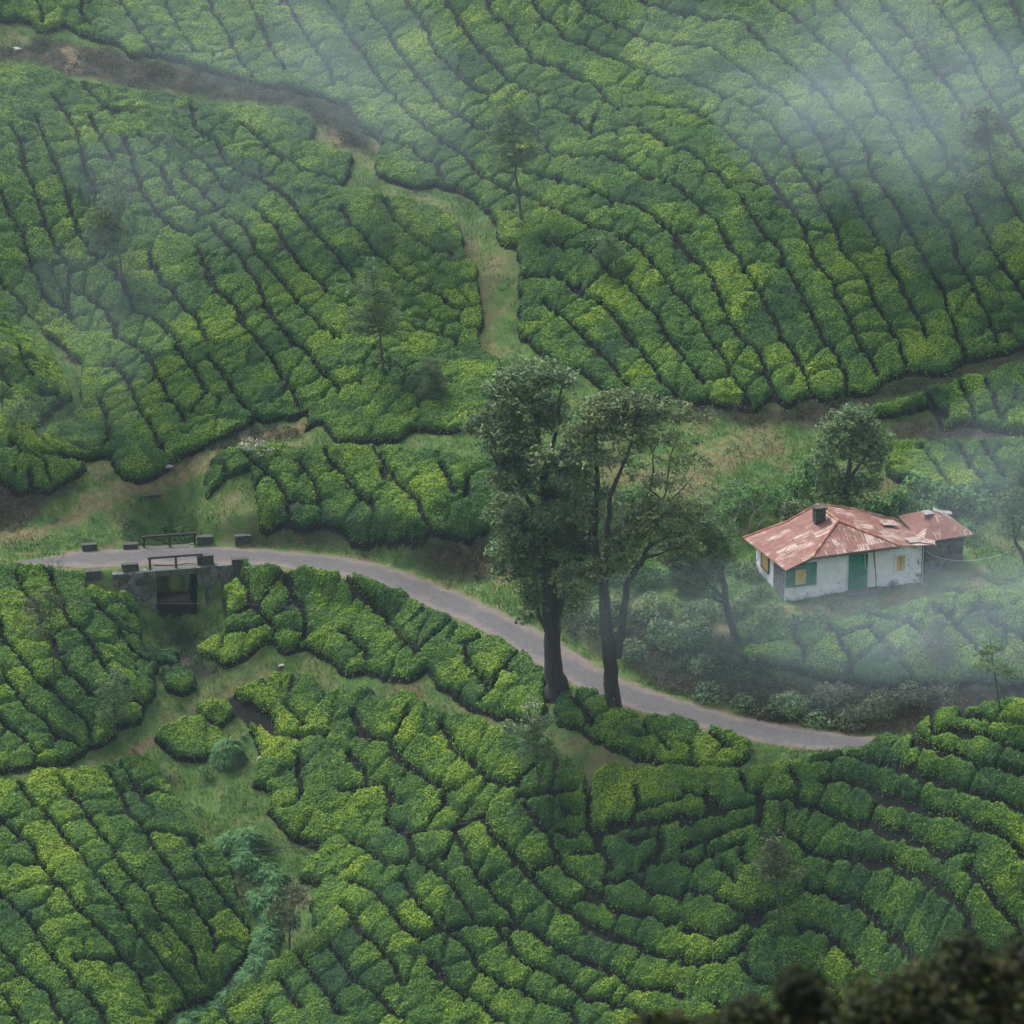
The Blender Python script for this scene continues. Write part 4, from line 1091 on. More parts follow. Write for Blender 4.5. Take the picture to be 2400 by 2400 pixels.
def roof_mesh(name, RV, RT, mat, thick=.05, base=0.0):
    V = []; F = []; U = []
    def addtri(P, uvs):
        i = len(V); V.extend(P); F.append((i, i+1, i+2)); U.extend(uvs)
    for p, q, r_, pl in RT:
        L = [np.array(RV[k], float) for k in (p, q, r_)]
        n = np.cross(L[1]-L[0], L[2]-L[0])
        if n[2] < 0: L = [L[0], L[2], L[1]]
        uv = []
        for a, b, h in L:
            if pl in 'LR': uv.append((b+(20 if pl == 'R' else 0), a*1.12))
            else: uv.append((a+40, b*1.4))
        addtri([HW(*x)+[0, 0, base] for x in L], uv)
        addtri([HW(*x)+[0, 0, base-thick] for x in L[::-1]], uv[::-1])
    # rim along the open edges
    cnt = {}
    for t in RT:
        for e in ((t[0], t[1]), (t[1], t[2]), (t[2], t[0])): cnt[tuple(sorted(e))] = cnt.get(tuple(sorted(e)), 0)+1
    for e, c in cnt.items():
        if c == 1:
            a, b = (HW(*RV[k])+[0, 0, base] for k in e); z = np.array([0, 0, thick])
            addtri([a, b, b-z], [(0, 0), (1, 0), (1, .1)]); addtri([a, b-z, a-z], [(0, 0), (1, .1), (0, .1)])
    V = np.array(V); return V, np.array(F), np.array(U)
ORG = HO; HS = .94
house = link('stone_house', None, loc=ORG, label='old white plastered stone house with rusty tin hip roof and teal door', cat='house'); house.scale = (HS, HS, HS)
V, F, U = roof_mesh('roof', RV, RT, M_RUST)
roof = link('roof', np_mesh('roof', V-ORG, F, None, [M_RUST], uv=U), house)
# ridge and hip caps
a = Acc()
for p, q in (('A', 'E3'), ('A', 'E4'), ('A', 'B'), ('B', 'C'), ('C', 'E6'), ('B', 'M'), ('M', 'E1')):
    P0, P1 = HW(*RV[p]), HW(*RV[q]); a.tube([P0+[0, 0, .02], (P0+P1)/2+[0, 0, .02], P1+[0, 0, .02]], .085, 6)
M_CAP = plain_mat('rusty_ridge_cap', [(.14, .05, .035), (.26, .10, .06), (.40, .28, .22)], 2.2, .8, .3)
link('ridge_cap', a.build('ridge_cap', [M_CAP], ORG), roof)
# loose battered sheets lying on the right slope
M_TIN = plain_mat('bleached_tin', [(.18, .13, .115), (.26, .21, .19), (.13, .05, .04)], 3, .7, .3)
for (x, y, hh, s1, s2, rz) in ((8.6, .2, 3.06, 1.3, .7, .25), (7.7, 2.6, 3.36, 1.0, .7, .1), (9.3, -.1, 2.98, .9, .5, -.3)):
    R = np.stack([math.cos(rz)*EX+math.sin(rz)*EY+np.array([0, 0, -.13]), -math.sin(rz)*EX+math.cos(rz)*EY+np.array([0, 0, .12]), [0, 0, 1]])
    a = Acc(); a.box(HW(x, y, hh), (s1, s2, .02), R)
    link('patch_sheet', a.build('patch_sheet', [M_TIN], ORG), roof)
a = Acc(); a.box(HW(3.3, 3.2, 3.9), (.66, .62, 1.5), HR, jit=.03); a.box(HW(3.3, 3.2, 4.62), (.78, .74, .12), HR, jit=.025); a.box(HW(3.3, 3.2, 4.36), (.71, .67, .06), HR)
link('chimney', a.build('chimney', [M_SOOT], ORG), roof)
# walls follow the underside of the roof
def wall_strip(acc, p, q, inward, zb=-.7, th=.3, n=14, RVx=None, RTx=None, off=.07, base=0, mi=0):
    RVx = RVx or RV; RTx = RTx or RT
    p = np.array(p, float); q = np.array(q, float); inw = np.array(inward, float)
    for k in range(n):
        s0, s1 = k/n, (k+1)/n
        c = []
        for s in (s0, s1):
            ab = p+(q-p)*s; ab2 = ab+inw*th
            t1 = tri_h(RVx, RTx, *ab)-off; t2 = tri_h(RVx, RTx, *ab2)-off
            c.append((HW(*ab, zb+base), HW(*ab, t1+base), HW(*ab2, t2+base), HW(*ab2, zb+base)))
        VV = np.array(c[0]+c[1])
        acc.add(VV, [(0, 1, 5, 4), (1, 2, 6, 5), (2, 3, 7, 6)]+([(0, 3, 2, 1)] if k == 0 else [])+([(4, 5, 6, 7)] if k == n-1 else []), mi)
def solid_wall(*args, mat, name, parent, label=None, **kw):
    a = Acc(); wall_strip(a, *args, **kw); return link(name, a.build(name, [mat], ORG), parent, label=label)
WL, WD = 8.97, 5.4
solid_wall((0, 0), (WL, 0), (0, 1), mat=M_PLASTER, name='wall', parent=house, label='flaking white front wall')
solid_wall((0, WD), (0, 2.1), (1, 0), mat=M_PLASTER, name='wall', parent=house, th=.28)
solid_wall((-.02, 2.08), (-.02, .02), (1, 0), mat=M_DSTONE, name='wall', parent=house, th=.28, label='dark bare stone end of the side wall')
solid_wall((WL-.02, .32), (WL-.02, WD), (-1, 0), mat=M_DSTONE, name='wall', parent=house, th=.28)
solid_wall((.32, WD-.05), (WL-.32, WD-.05), (0, -1), mat=M_DSTONE, name='wall', parent=house, th=.28)
def panel(name, a0, a1, h0, h1, mat, parent, b=-.03, d=.10, label=None):
    x = Acc(); x.box(HW((a0+a1)/2, b, (h0+h1)/2), (a1-a0, d, h1-h0), HR, jit=.004); return link(name, x.build(name, [mat], ORG), parent, label=label)
def frame(parent, a0, a1, h0, h1, mat, w_=.07, b=-.075, d=.09):
    x = Acc()
    for (c0, c1, e0, e1) in ((a0-w_, a0, h0-w_, h1+w_), (a1, a1+w_, h0-w_, h1+w_), (a0, a1, h1, h1+w_), (a0, a1, h0-w_, h0)):
        x.box(HW((c0+c1)/2, b, (e0+e1)/2), (c1-c0, d, e1-e0), HR)
    return link('frame', x.build('frame', [mat], ORG), parent)
# teal boarded bay on the left
bay = panel('boarded_bay', .05, 2.05, .92, 2.38, M_TEAL, house, label='teal boarded corner bay')
x = Acc()
for k in range(1, 6): x.box(HW(.05+k*.335, -.087, 1.65), (.03, .02, 1.4), HR)
x.box(HW(1.05, -.095, .95), (2.0, .05, .07), HR); x.box(HW(1.05, -.095, 2.33), (2.0, .05, .07), HR)
link('batten', x.build('batten', [M_TEAL], ORG), bay)
w1 = panel('window', .62, 1.36, 1.02, 2.05, M_YELLOW, house, b=-.10, d=.08, label='yellow shuttered window in the teal bay'); frame(w1, .62, 1.36, 1.02, 2.05, M_TEAL, .06, -.15, .05)
w2 = panel('window', 7.28, 7.86, 1.18, 2.22, M_YELLOW, house, b=-.02, d=.09, label='narrow yellow shuttered window in the white wall')
frame(w2, 7.28, 7.86, 1.18, 2.22, plain_mat('white_frame', [(.55, .55, .57), (.7, .7, .72)], 5, .8, .2), .09, -.05, .09)
x = Acc(); x.box(HW(7.57, -.075, 1.7), (.03, .02, 1.04), HR); link('shutter_joint', x.build('shutter_joint', [M_DWOOD], ORG), w2)
dr = panel('door', 4.25, 5.3, .30, 2.5, M_TEAL, house, b=-.02, d=.10, label='teal painted plank door')
frame(dr, 4.25, 5.3, .30, 2.5, M_TEAL, .08, -.07, .10)
x = Acc()
for k in range(1, 5): x.box(HW(4.25+k*.21, -.078, 1.4), (.02, .02, 2.15), HR)
for h in (.75, 2.05): x.box(HW(4.775, -.09, h), (1.0, .03, .12), HR)
link('ledge', x.build('ledge', [M_TEAL], ORG), dr)
x = Acc(); x.tube([HW(5.2, -.09, 1.32), HW(5.2, -.17, 1.36), HW(5.2, -.09, 1.42)], .018); link('handle', x.build('handle', [M_DWOOD], ORG), dr)
# side window
x = Acc(); x.box(HW(-.04, 3.55, 1.28), (.08, 1.25, 1.15), HR); ws = link('window', x.build('window', [M_YELLOW], ORG), house, label='yellow shuttered window in the shaded side wall')
x = Acc()
for (b0, b1, e0, e1) in ((2.84, 2.92, .62, 1.93), (4.18, 4.26, .62, 1.93), (2.92, 4.18, 1.86, 1.93), (2.92, 4.18, .62, .70)): x.box(HW(-.06, (b0+b1)/2, (e0+e1)/2), (.09, b1-b0, e1-e0), HR)
link('frame', x.build('frame', [M_DWOOD], ORG), ws)
x = Acc(); x.box(HW(5.1, -.45, .02), (2.3, .9, .5), HR, jit=.02); x.box(HW(5.1, -.95, -.18), (2.5, .5, .4), HR, jit=.02); x.box(HW(3.3, -.22, -.12), (1.6, .35, .35), HR, jit=.03)
link('step', x.build('step', [M_STEP], ORG), house)
for p, m_, nm in (([HW(WL+.03, -.12, -.3), HW(WL+.05, -.12, 1.4), HW(WL-.02, -.3, 2.75)], M_PIPE, 'drainpipe'), ([HW(5.85, -.6, -.5), HW(5.78, -.5, 1.2), HW(5.6, -.45, 2.95)], M_DWOOD, 'prop'),
                  ([HW(5.12, -.1, 2.62), HW(5.2, -.14, 1.9), HW(5.3, -.12, 1.5)], M_PIPE, 'drainpipe')):
    x = Acc(); x.tube(p, .035 if m_ is M_DWOOD else .03, 6); link(nm, x.build(nm, [m_], ORG), house)
x = Acc(); x.tube([HW(1.54, -.5, 2.80), HW(4.4, -.5, 2.86), HW(7.33, -.5, 2.93)], .035, 6); x.tube([HW(-.15, -.6, 2.2), HW(.7, -.55, 2.5), HW(1.54, -.5, 2.80)], .035, 6)
link('eaves_batten', x.build('eaves_batten', [M_DWOOD], ORG), roof)

# outhouse
OV = {'T': (10.75, 2.9, 3.4), 'T2': (10.35, 3.2, 3.38), 'a': (9.3, .75, 2.28), 'b': (12.8, .8, 2.42), 'c': (12.4, 4.6, 2.35), 'd': (9.1, 4.6, 2.6)}
OT = [('T', 'a', 'b', 'F'), ('T', 'b', 'c', 'R'), ('T', 'c', 'T2', 'P'), ('T2', 'c', 'd', 'P'), ('T2', 'd', 'a', 'L'), ('T', 'T2', 'a', 'L')]
OB = .3
out = link('outhouse', None, loc=ORG, label='small dark rubble stone outhouse with rusty roof beside the white house', cat='outhouse'); out.scale = (HS, HS, HS)
V, F, U = roof_mesh('roof', OV, OT, M_RUST, base=OB)
oroof = link('roof', np_mesh('roof', V-ORG, F, None, [M_RUST], uv=U+[3.3, 7.7]), out)
M_GTIN = plain_mat('grey_tin', [(.15, .145, .145), (.23, .215, .21), (.12, .09, .08)], 3, .6, .2)
for (aa, bb_, hh, s1, s2, rz, tl) in ((10.35, 2.75, 3.70, .7, .5, .35, -.1), (11.1, 3.1, 3.62, .5, .3, -.5, -.25), (11.6, 3.2, 3.42, 1.1, .35, -.12, -.18)):
    R = np.stack([math.cos(rz)*EX+math.sin(rz)*EY+np.array([0, 0, tl]), -math.sin(rz)*EX+math.cos(rz)*EY+np.array([0, 0, .2]), [0, 0, 1]])
    x = Acc(); x.box(HW(aa, bb_, hh), (s1, s2, .025), R)
    link('loose_sheet', x.build('loose_sheet', [M_GTIN], ORG), oroof, label='pale loose sheet on the ridge')
for p, q, inw in (((9.7, 1.15), (12.2, 1.15), (0, 1)), ((12.18, 1.45), (12.18, 4.2), (-1, 0)), ((9.72, 4.2), (9.72, 1.45), (1, 0)), ((10.0, 4.18), (11.9, 4.18), (0, -1))):
    x = Acc(); wall_strip(x, p, q, inw, zb=-1.0, RVx=OV, RTx=OT, base=OB, n=6); link('wall', x.build('wall', [M_DSTONE], ORG), out)
x = Acc(); x.box(HW(9.33, 1.9, 1.0), (.74, .25, 2.7), HR); link('link_wall', x.build('link_wall', [M_DSTONE], ORG), out)
x = Acc(); x.box(HW(9.3, 1.74, 2.15), (.45, .06, .6), HR); wq = link('window', x.build('window', [M_YELLOW], ORG), out, label='tiny yellow shutter between house and outhouse')
x = Acc(); x.box(HW(10.95, 1.08, -.1), (2.6, .2, .55), HR, jit=.02); link('plinth', x.build('plinth', [M_DSTONE], ORG), out)

# ------------------------------------------------------------------ bridge
BR = np.stack([BX, BY, [0, 0, 1.]])
def BW(a, b, h): return BO+a*BX+b*BY+np.array([0, 0, 1.])*h
br = link('bridge', None, loc=BO, label='small stone road bridge with timber railings over the gully', cat='bridge')
x = Acc(); x.box(BW(0, 0, -.24), (3.3, 4.0, .36), BR, jit=.015); link('deck_slab', x.build('deck_slab', [M_CONC], BO), br)
for s_, w0, w1_ in ((-1, 1.27, 3.9), (1, 1.27, 4.7)):
    x = Acc(); n_ = 9
    # rough masonry: an uneven wall built of courses
    for r_ in range(n_):
        h0 = -3.7+r_*.41; e = .015*rng.normal()
        x.box(BW(s_*(w0+w1_)/2+e, 0+e, h0+.205), (w1_-w0, 4.05+.05*rng.random(), .40), BR, jit=.02)
    link('abutment', x.build('abutment', [M_MOSSSTONE], BO), br)
for side, nm in ((-1.72, 'f'), (1.72, 'r')):
    x = Acc(); p = [BW(-1.65, side, .70), BW(0, side, .73), BW(1.6, side, .74)]
    x.box((p[0]+p[2])/2, (3.4, .13, .12), BR, jit=.008)
    rl = link('railing', x.build('railing', [M_DWOOD], BO), br)
    for aa in (-1.6, 0, 1.55):
        x = Acc(); x.box(BW(aa, side, .22), (.13, .12, 1.0), BR, jit=.006); link('post', x.build('post', [M_DWOOD], BO), rl)
M_KERB = plain_mat('dark_kerb_stone', [(.018, .020, .022), (.055, .055, .055), (.045, .06, .03)], 5, .95, .8)
KL = ['far-left block on the front edge by the tea', 'block left of the front railing', 'block right of the front railing', 'tall broken end block on the front edge',
      'far-left block half buried in the rear verge', 'block left of the rear railing', 'block right of the rear railing', 'last block right of the bridge on the rear verge']
KL = ['low stone guard block on the near road edge, farthest left of the bridge', 'squat stone guard block just left of the near bridge railing', 'square stone guard block just right of the near bridge railing',
      'tall broken stone guard block ending the near bridge parapet', 'half buried stone guard block on the grassy verge left of the bridge', 'low stone guard block just left of the far bridge railing',
      'stone guard block just right of the far bridge railing', 'stone guard block on the verge below the terrace tea']
for (u_, v_, L_, h_, lb_) in ((219, 1344, .95, .35, 0), (305, 1336, .98, .5, 1), (481, 1322, 1.0, .55, 2), (562, 1325, .95, .75, 3), (210, 1291, .9, .35, 4), (306, 1287, .85, .26, 5), (480, 1276, .95, .42, 6), (569, 1268, .95, .35, 7)):
    P = on_level(u_, v_, BO[2]-.02); P = np.array([P[0], P[1], max(BO[2]-.35, float(zt(P[0], P[1])))]) if v_ > 1300 or lb_ in (4, 5, 6) else hit([u_], [v_])[0]
    x = Acc(); x.box(P+[0, 0, h_/2-.1], (L_, .36, h_+.2), BR, jit=.02); x.box(P+[0, 0, h_+.03], (L_+.06, .42, .07), BR, jit=.012)
    link('guard_block', x.build('guard_block', [M_KERB], P), loc=P, label=KL[lb_], cat='guard block', group='stone guard blocks along the bridge road')
# stone slab over the drain behind the bridge
P = hit([352], [1160])[0]
x = Acc(); x.box(P+[0, 0, .0], (1.3, .4, .14), BR, jit=.03)
link('drain_slab', x.build('drain_slab', [M_KERB], P), loc=P, label='dark stone slab over the grassy drain above the bridge', cat='stone slab')
# small rocks and litter
for (u_, v_, s_, col, lb_) in ((395, 1096, .28, 'pale', 'pale stone at the foot of the spur above the drain'), (618, 1781, .3, 'pale', 'white stone at the edge of the gully meadow'), (660, 1562, .16, 'pale', 'small white stone on the grassy footpath'),
                               (745, 1745, .38, 'grey', 'grey boulder among the lower tea bushes'), (722, 1752, .3, 'grey', 'smaller grey rock left of the boulder in the tea'), (40, 119, .3, 'pale', 'pale stone on the dark bank at the top left'),
                               (1338, 893, .35, 'pale', 'pale weathered stump beside the grassy clearing')):
    P = hit([u_], [v_])[0]
    bm_v = []
    import bmesh
    bm = bmesh.new(); bmesh.ops.create_icosphere(bm, subdivisions=2, radius=s_)
    for vtx in bm.verts:
        q_ = vtx.co; f_ = 1+.35*(vnoise(np.float64(q_.x*4/s_*.4+u_), np.float64(q_.y*4/s_*.4+q_.z*3/s_*.4), 7)-.5)*2
        vtx.co = Vector((q_.x*f_*1.2, q_.y*f_, q_.z*f_*.7))
    me = bpy.data.meshes.new('rock'); bm.to_mesh(me); bm.free()
    me.materials.append(plain_mat('rock_'+col, [(.16, .15, .14), (.30, .28, .26)] if col == 'pale' else [(.08, .085, .10), (.2, .2, .22)], 6, .9, .6))
    link('rock', me, loc=P+[0, 0, s_*.25], label=lb_, cat='rock')
# ------------------------------------------------------------------ trees, shrubs and ferns
def bark_mat(name, lo, hi, fleck=None):
    m, nt, b = node_mat(name); n = NB(nt)
    mp = nt.nodes.new('ShaderNodeMapping'); mp.inputs['Scale'].default_value = (5, 5, .9); n.L(n.pos(), mp.inputs[0])
    f = n.noise(1.6, 6, .7, vec=mp.outputs[0])
    c = n.ramp(f, [(.35, lo), (.7, hi)])
    if fleck: c = n.mix(n.mapr(n.noise(3.2, 4, .7), .66, .70), c, fleck)
    n.L(c, b.inputs['Base Color']); b.inputs['Roughness'].default_value = .95
    n.L(n.bump(f, .9, .06), b.inputs['Normal']); return m
M_BARK = bark_mat('dark_furrowed_bark', (.010, .009, .009), (.045, .038, .036), (.22, .22, .22))
M_BARK2 = bark_mat('grey_brown_bark', (.028, .025, .024), (.085, .075, .068))
M_PBARK = bark_mat('pale_bark', (.16, .15, .14), (.36, .34, .31))
LEAFS = {
 'dark': leaf_mat('dark_tree_leaf', (.022, .056, .032), (.064, .120, .052), (.145, .20, .080), patch=.6, leafvar=.7),
 'olive': leaf_mat('olive_tree_leaf', (.034, .066, .034), (.078, .125, .050), (.155, .205, .080), (.23, .24, .10), patch=.6, leafvar=.75),
 'oak': leaf_mat('silver_oak_leaf', (.026, .066, .034), (.066, .130, .056), (.135, .20, .080), patch=.6, leafvar=.7),
 'pale': leaf_mat('pale_sapling_leaf', (.06, .085, .055), (.13, .16, .10), (.34, .35, .26), (.45, .45, .36), patch=.6, leafvar=.9),
 'brown': leaf_mat('brownish_sapling_leaf', (.026, .042, .024), (.055, .070, .036), (.105, .120, .058), patch=.6, leafvar=.9),
 'bright': leaf_mat('broad_bright_leaf', (.018, .062, .022), (.044, .125, .034), (.10, .215, .05), patch=.6, leafvar=.7),
 'fern': leaf_mat('blue_green_fern', (.014, .060, .020), (.044, .135, .045), (.11, .22, .075), patch=.9, leafvar=.6),
 'near': leaf_mat('near_tree_leaf', (.004, .004, .002), (.011, .015, .003), (.036, .050, .006), (.045, .030, .008), patch=1.2, leafvar=.8),
}
LANDMARKS = []
def tcoord(t, x, y): ox, oy = TILE[t]; return ox+x/2.415, oy+y/2.415

def make_tree(name, label, cat, base, limbs, clumps, leaf='oak', bark=None, spray=.42, per=38, dens=1.0, lsize=(.15, .055), group=None, twig=True, landmark=None, depth=.9, droop=.0, seed=0, sink=.15):
    """base: photograph point of the foot. limbs: lists of (u, v, towards-back metres, radius). clumps: (u, v, rx, ry[, dy[, density]]) in photograph pixels"""
    r = np.random.default_rng(seed+int(base[0]*7+base[1]))
    B = base if len(base) == 3 else tuple(hit([base[0]], [base[1]], .0)[0])
    B = np.array(B, float)
    Yb = B[1]
    acc = Acc(); lp = []
    for limb in limbs:
        P = np.array([on_depth(np.float64(u), np.float64(v), Yb+dy) for u, v, dy, rr in limb]); R = np.array([q[3] for q in limb])
        # soften the polyline
        t = np.linspace(0, 1, len(P)); tt = np.linspace(0, 1, len(P)*3-2)
        PP = smooth(np.stack([np.interp(tt, t, P[:, k]) for k in range(3)], 1), 1); RR = np.interp(tt, t, R)
        PP[1:-1] += r.normal(0, .035, PP[1:-1].shape)*np.minimum(1, RR[1:-1, None]*8+.3)
        acc.tube(PP, RR, 9 if RR[0] > .2 else 6)
        lp.append(np.c_[PP, RR])
    lp = np.vstack(lp)
    sc = np.linalg.norm(B-CAM)*TF/1200                 # metres per photograph pixel here
    SP = []; SD = []
    for c in clumps:
        u, v, rx, ry = c[:4]; dy = c[4] if len(c) > 4 else 0.; dn = c[5] if len(c) > 5 else 1.
        C = on_depth(np.float64(u), np.float64(v), Yb+dy); rx, ry = rx*sc*1.12, ry*sc*1.12/.94; rz = (rx+ry)/2*depth
        n = max(3, int(dens*dn*(rx*ry*rz)**(2/3)*58.0))
        q = r.normal(0, 1, (n, 3)); q /= np.linalg.norm(q, axis=1)[:, None]; q *= (r.random((n, 1))**.45)
        q[:, 2] = np.where(q[:, 2] < -.35, q[:, 2]*.6, q[:, 2])
        SP.append(C+q*np.array([rx, rz, ry])*1.02); SD.append(np.tile(r.random(), n))
    SP = np.vstack(SP); SD = np.concatenate(SD)
    if twig:
        for k in range(0, len(SP), 2):
            d = np.linalg.norm(lp[:, :3]-SP[k], axis=1)+np.where(lp[:, 2] > SP[k][2]+.2, 1.5, 0)
            j = int(np.argmin(d)); A_ = lp[j, :3]
            if d[j] > 4.5 or (k % 2 and d[j] > 1.6): continue
            mid = (A_+SP[k])/2+r.normal(0, .10, 3)*d[j]+[0, 0, -.08*d[j]]
            r0 = min(lp[j, 3]*.6, .012+.014*d[j])
            acc.tube([A_, (A_+mid)/2+r.normal(0, .03, 3), mid, SP[k]], [r0, r0*.8, r0*.55, .006], 4)
    n = len(SP); m = int(per*1.35)
    q = r.normal(0, 1, (n*m, 3)); q /= np.linalg.norm(q, axis=1)[:, None]; q *= r.random((n*m, 1))**.4
    sr = spray*(.55+.9*r.random(n))
    PP = np.repeat(SP, m, 0)+q*np.repeat(sr, m)[:, None]*np.array([1, 1, .55])
    PP[:, 2] -= droop*np.abs(r.normal(0, 1, len(PP)))
    NN = q*.5+np.array([0, 0, .75])
    tint = np.repeat(np.clip(.35+.5*r.random(n)*.6+.35*(SD-.5)+.25, 0, 1), m)
    ob = link(name, None, loc=B, label=label, cat=cat, group=group)
    link('trunk', acc.build('trunk', [bark or M_BARK2], B, smooth=True), ob)
    link('crown', cloud_mesh('crown', PP, NN, lsize[0], lsize[1], LEAFS[leaf], B, tint, .55, r), ob)
    if landmark: LANDMARKS.append((B, landmark))
    return ob

def T_(t, L): return [(*tcoord(t, q[0], q[1]), *q[2:]) for q in L]
def C_(t, L): return [(*tcoord(t, q[0], q[1]), q[2]/2.415, q[3]/2.415, *q[4:]) for q in L]

# the two tall trees beside the road
make_tree('tall_tree', 'tall dark leafy tree with thick flared trunk beside the road, left of the pair', 'tree', (1306, 1622),
  [[(1308, 1640, 0, .95), (1305, 1600, 0, .62), (1297, 1540, 0, .50), (1292, 1480, 0, .47), (1290, 1410, 0, .45), (1285, 1340, .1, .40), (1280, 1260, .2, .33), (1276, 1160, .2, .27), (1268, 1060, .2, .19), (1252, 970, .3, .12), (1240, 890, .3, .05)],
   [(1300, 1470, 0, .26), (1318, 1400, -.3, .22), (1352, 1340, -.6, .16), (1375, 1290, -.8, .12), (1385, 1230, -1, .06)],
   [(1290, 1500, 0, .14), (1268, 1450, .4, .11), (1240, 1400, .8, .07), (1225, 1350, 1, .03)], [(1282, 1310, 0, .2), (1240, 1250, .7, .13), (1200, 1200, 1.3, .07), (1170, 1150, 1.6, .03)],
   [(1279, 1230, 0, .2), (1225, 1150, -.6, .12), (1170, 1090, -1, .08), (1150, 1060, -1.2, .03)], [(1272, 1120, 0, .16), (1222, 1020, .6, .10), (1170, 990, 1, .05)],
   [(1274, 1140, 0, .16), (1300, 1040, -.5, .12), (1310, 960, -.7, .08), (1318, 890, -.8, .03)]],
  C_('E', [(1130, 190, 150, 75, .4), (930, 240, 90, 70, 0), (1040, 330, 140, 90, -.5), (890, 440, 130, 80, .3), (790, 480, 80, 50, 1), (960, 560, 170, 90, -.6), (930, 650, 90, 55, .5), (970, 790, 120, 80, -.8),
           (960, 960, 150, 90, .4), (1060, 1050, 170, 90, -.6), (1020, 1190, 170, 90, .5), (1250, 1120, 180, 120, .8), (1000, 1290, 130, 70, .2, .7), (1270, 860, 130, 110, 1.2), (1180, 420, 90, 110, .2), (1180, 980, 80, 70, -1.2),
           (1300, 230, 40, 50, -.4, .5), (1090, 1430, 80, 100, .3, .6), (1050, 1560, 60, 60, .4, .35), (1330, 1200, 100, 70, -.5, .8), (1000, 690, 120, 60, .2), (1180, 800, 100, 90, .6, .7), (1330, 960, 130, 90, .8, .6), (1200, 1280, 120, 60, .5, .7)]),
  leaf='dark', bark=M_BARK, spray=.50, per=22, dens=.95, landmark='the flared trunk of the left tall tree', lsize=(.24, .10))
make_tree('tall_tree', 'tall olive leaved tree with forked trunk beside the road, right of the pair', 'tree', (1437, 1662),
  [[(1438, 1672, 0, .62), (1436, 1640, 0, .47), (1432, 1590, 0, .42), (1428, 1530, 0, .40), (1420, 1450, 0, .36), (1417, 1380, 0, .30), (1400, 1320, .1, .24), (1392, 1260, .2, .22), (1394, 1200, .2, .19), (1402, 1110, .2, .13), (1398, 1030, .3, .08), (1390, 960, .3, .03)],
   [(1417, 1400, 0, .2), (1420, 1290, -.4, .19), (1428, 1210, -.5, .16), (1430, 1160, -.6, .14), (1450, 1110, -.7, .10), (1470, 1070, -.8, .08), (1485, 1020, -.9, .04), (1492, 960, -.9, .02)],
   [(1430, 1170, -.6, .09), (1400, 1145, -.8, .07), (1350, 1122, -1, .05), (1320, 1090, -1.1, .02)], [(1446, 1540, -.1, .26), (1458, 1480, -.2, .22), (1463, 1420, -.3, .20), (1468, 1370, -.4, .19), (1488, 1338, -.5, .18), (1507, 1310, -.5, .15), (1520, 1282, -.6, .11), (1548, 1265, -.6, .09), (1590, 1258, -.7, .05), (1625, 1248, -.7, .02)],
   [(1508, 1310, -.5, .10), (1540, 1298, -.3, .07), (1585, 1285, 0, .03)], [(1518, 1285, -.6, .08), (1530, 1240, -.9, .05), (1545, 1180, -1, .03)],
   [(1442, 1250, 0, .11), (1490, 1200, .6, .09), (1520, 1160, .8, .07), (1532, 1100, .9, .05), (1530, 1060, .9, .035), (1545, 1020, .9, .02)], [(1525, 1150, .8, .06), (1556, 1176, 1, .05), (1566, 1110, 1.1, .04), (1572, 1060, 1.2, .03), (1586, 1030, 1.2, .015)],
   [(1566, 1176, 1, .05), (1600, 1145, 1, .035), (1630, 1110, 1.1, .015)], [(1570, 1070, 1.2, .03), (1556, 1045, 1.1, .02), (1548, 1010, 1.1, .012)], [(1422, 1300, 0, .14), (1500, 1230, .8, .09), (1560, 1180, 1, .06)]],
  C_('E', [(1560, 350, 190, 65, .2, 1.5), (1440, 430, 120, 75, -.4, 1.1), (1700, 400, 150, 75, .4, 1.1), (1880, 400, 90, 70, .8, .7), (1330, 640, 200, 70, -.8, 1.2), (1150, 680, 70, 50, -.9), (1300, 740, 120, 55, -.6, .9), (1560, 480, 200, 70, .2, 1.0),
           (1520, 660, 120, 60, .4, .6), (1330, 1340, 140, 60, -1.2), (1500, 1290, 120, 50, -1, .9), (1780, 1040, 190, 100, -.4, .9), (1930, 960, 110, 80, 0, .6), (1740, 950, 160, 60, .3, .7), (1560, 1150, 130, 80, -.5), (1920, 1150, 110, 90, .2, .5),
           (1400, 960, 140, 110, .6, .45), (1880, 760, 120, 120, 1, .28), (1700, 760, 130, 120, .6, .25), (2010, 620, 90, 120, .9, .22), (1300, 1440, 60, 40, -1, .6), (1640, 1260, 80, 50, -.3, .5), (2080, 880, 80, 90, .4, .2), (2000, 420, 90, 60, .8, .4), (1350, 520, 110, 60, .1, .7), (1420, 820, 110, 80, .2, .45), (1640, 1060, 110, 70, .1, .6), (1700, 560, 120, 60, .6, .5), (1850, 560, 90, 60, .8, .35)]),
  leaf='olive', bark=M_BARK, spray=.46, per=20, dens=.85, landmark='the forked trunk of the right tall tree', lsize=(.23, .085))
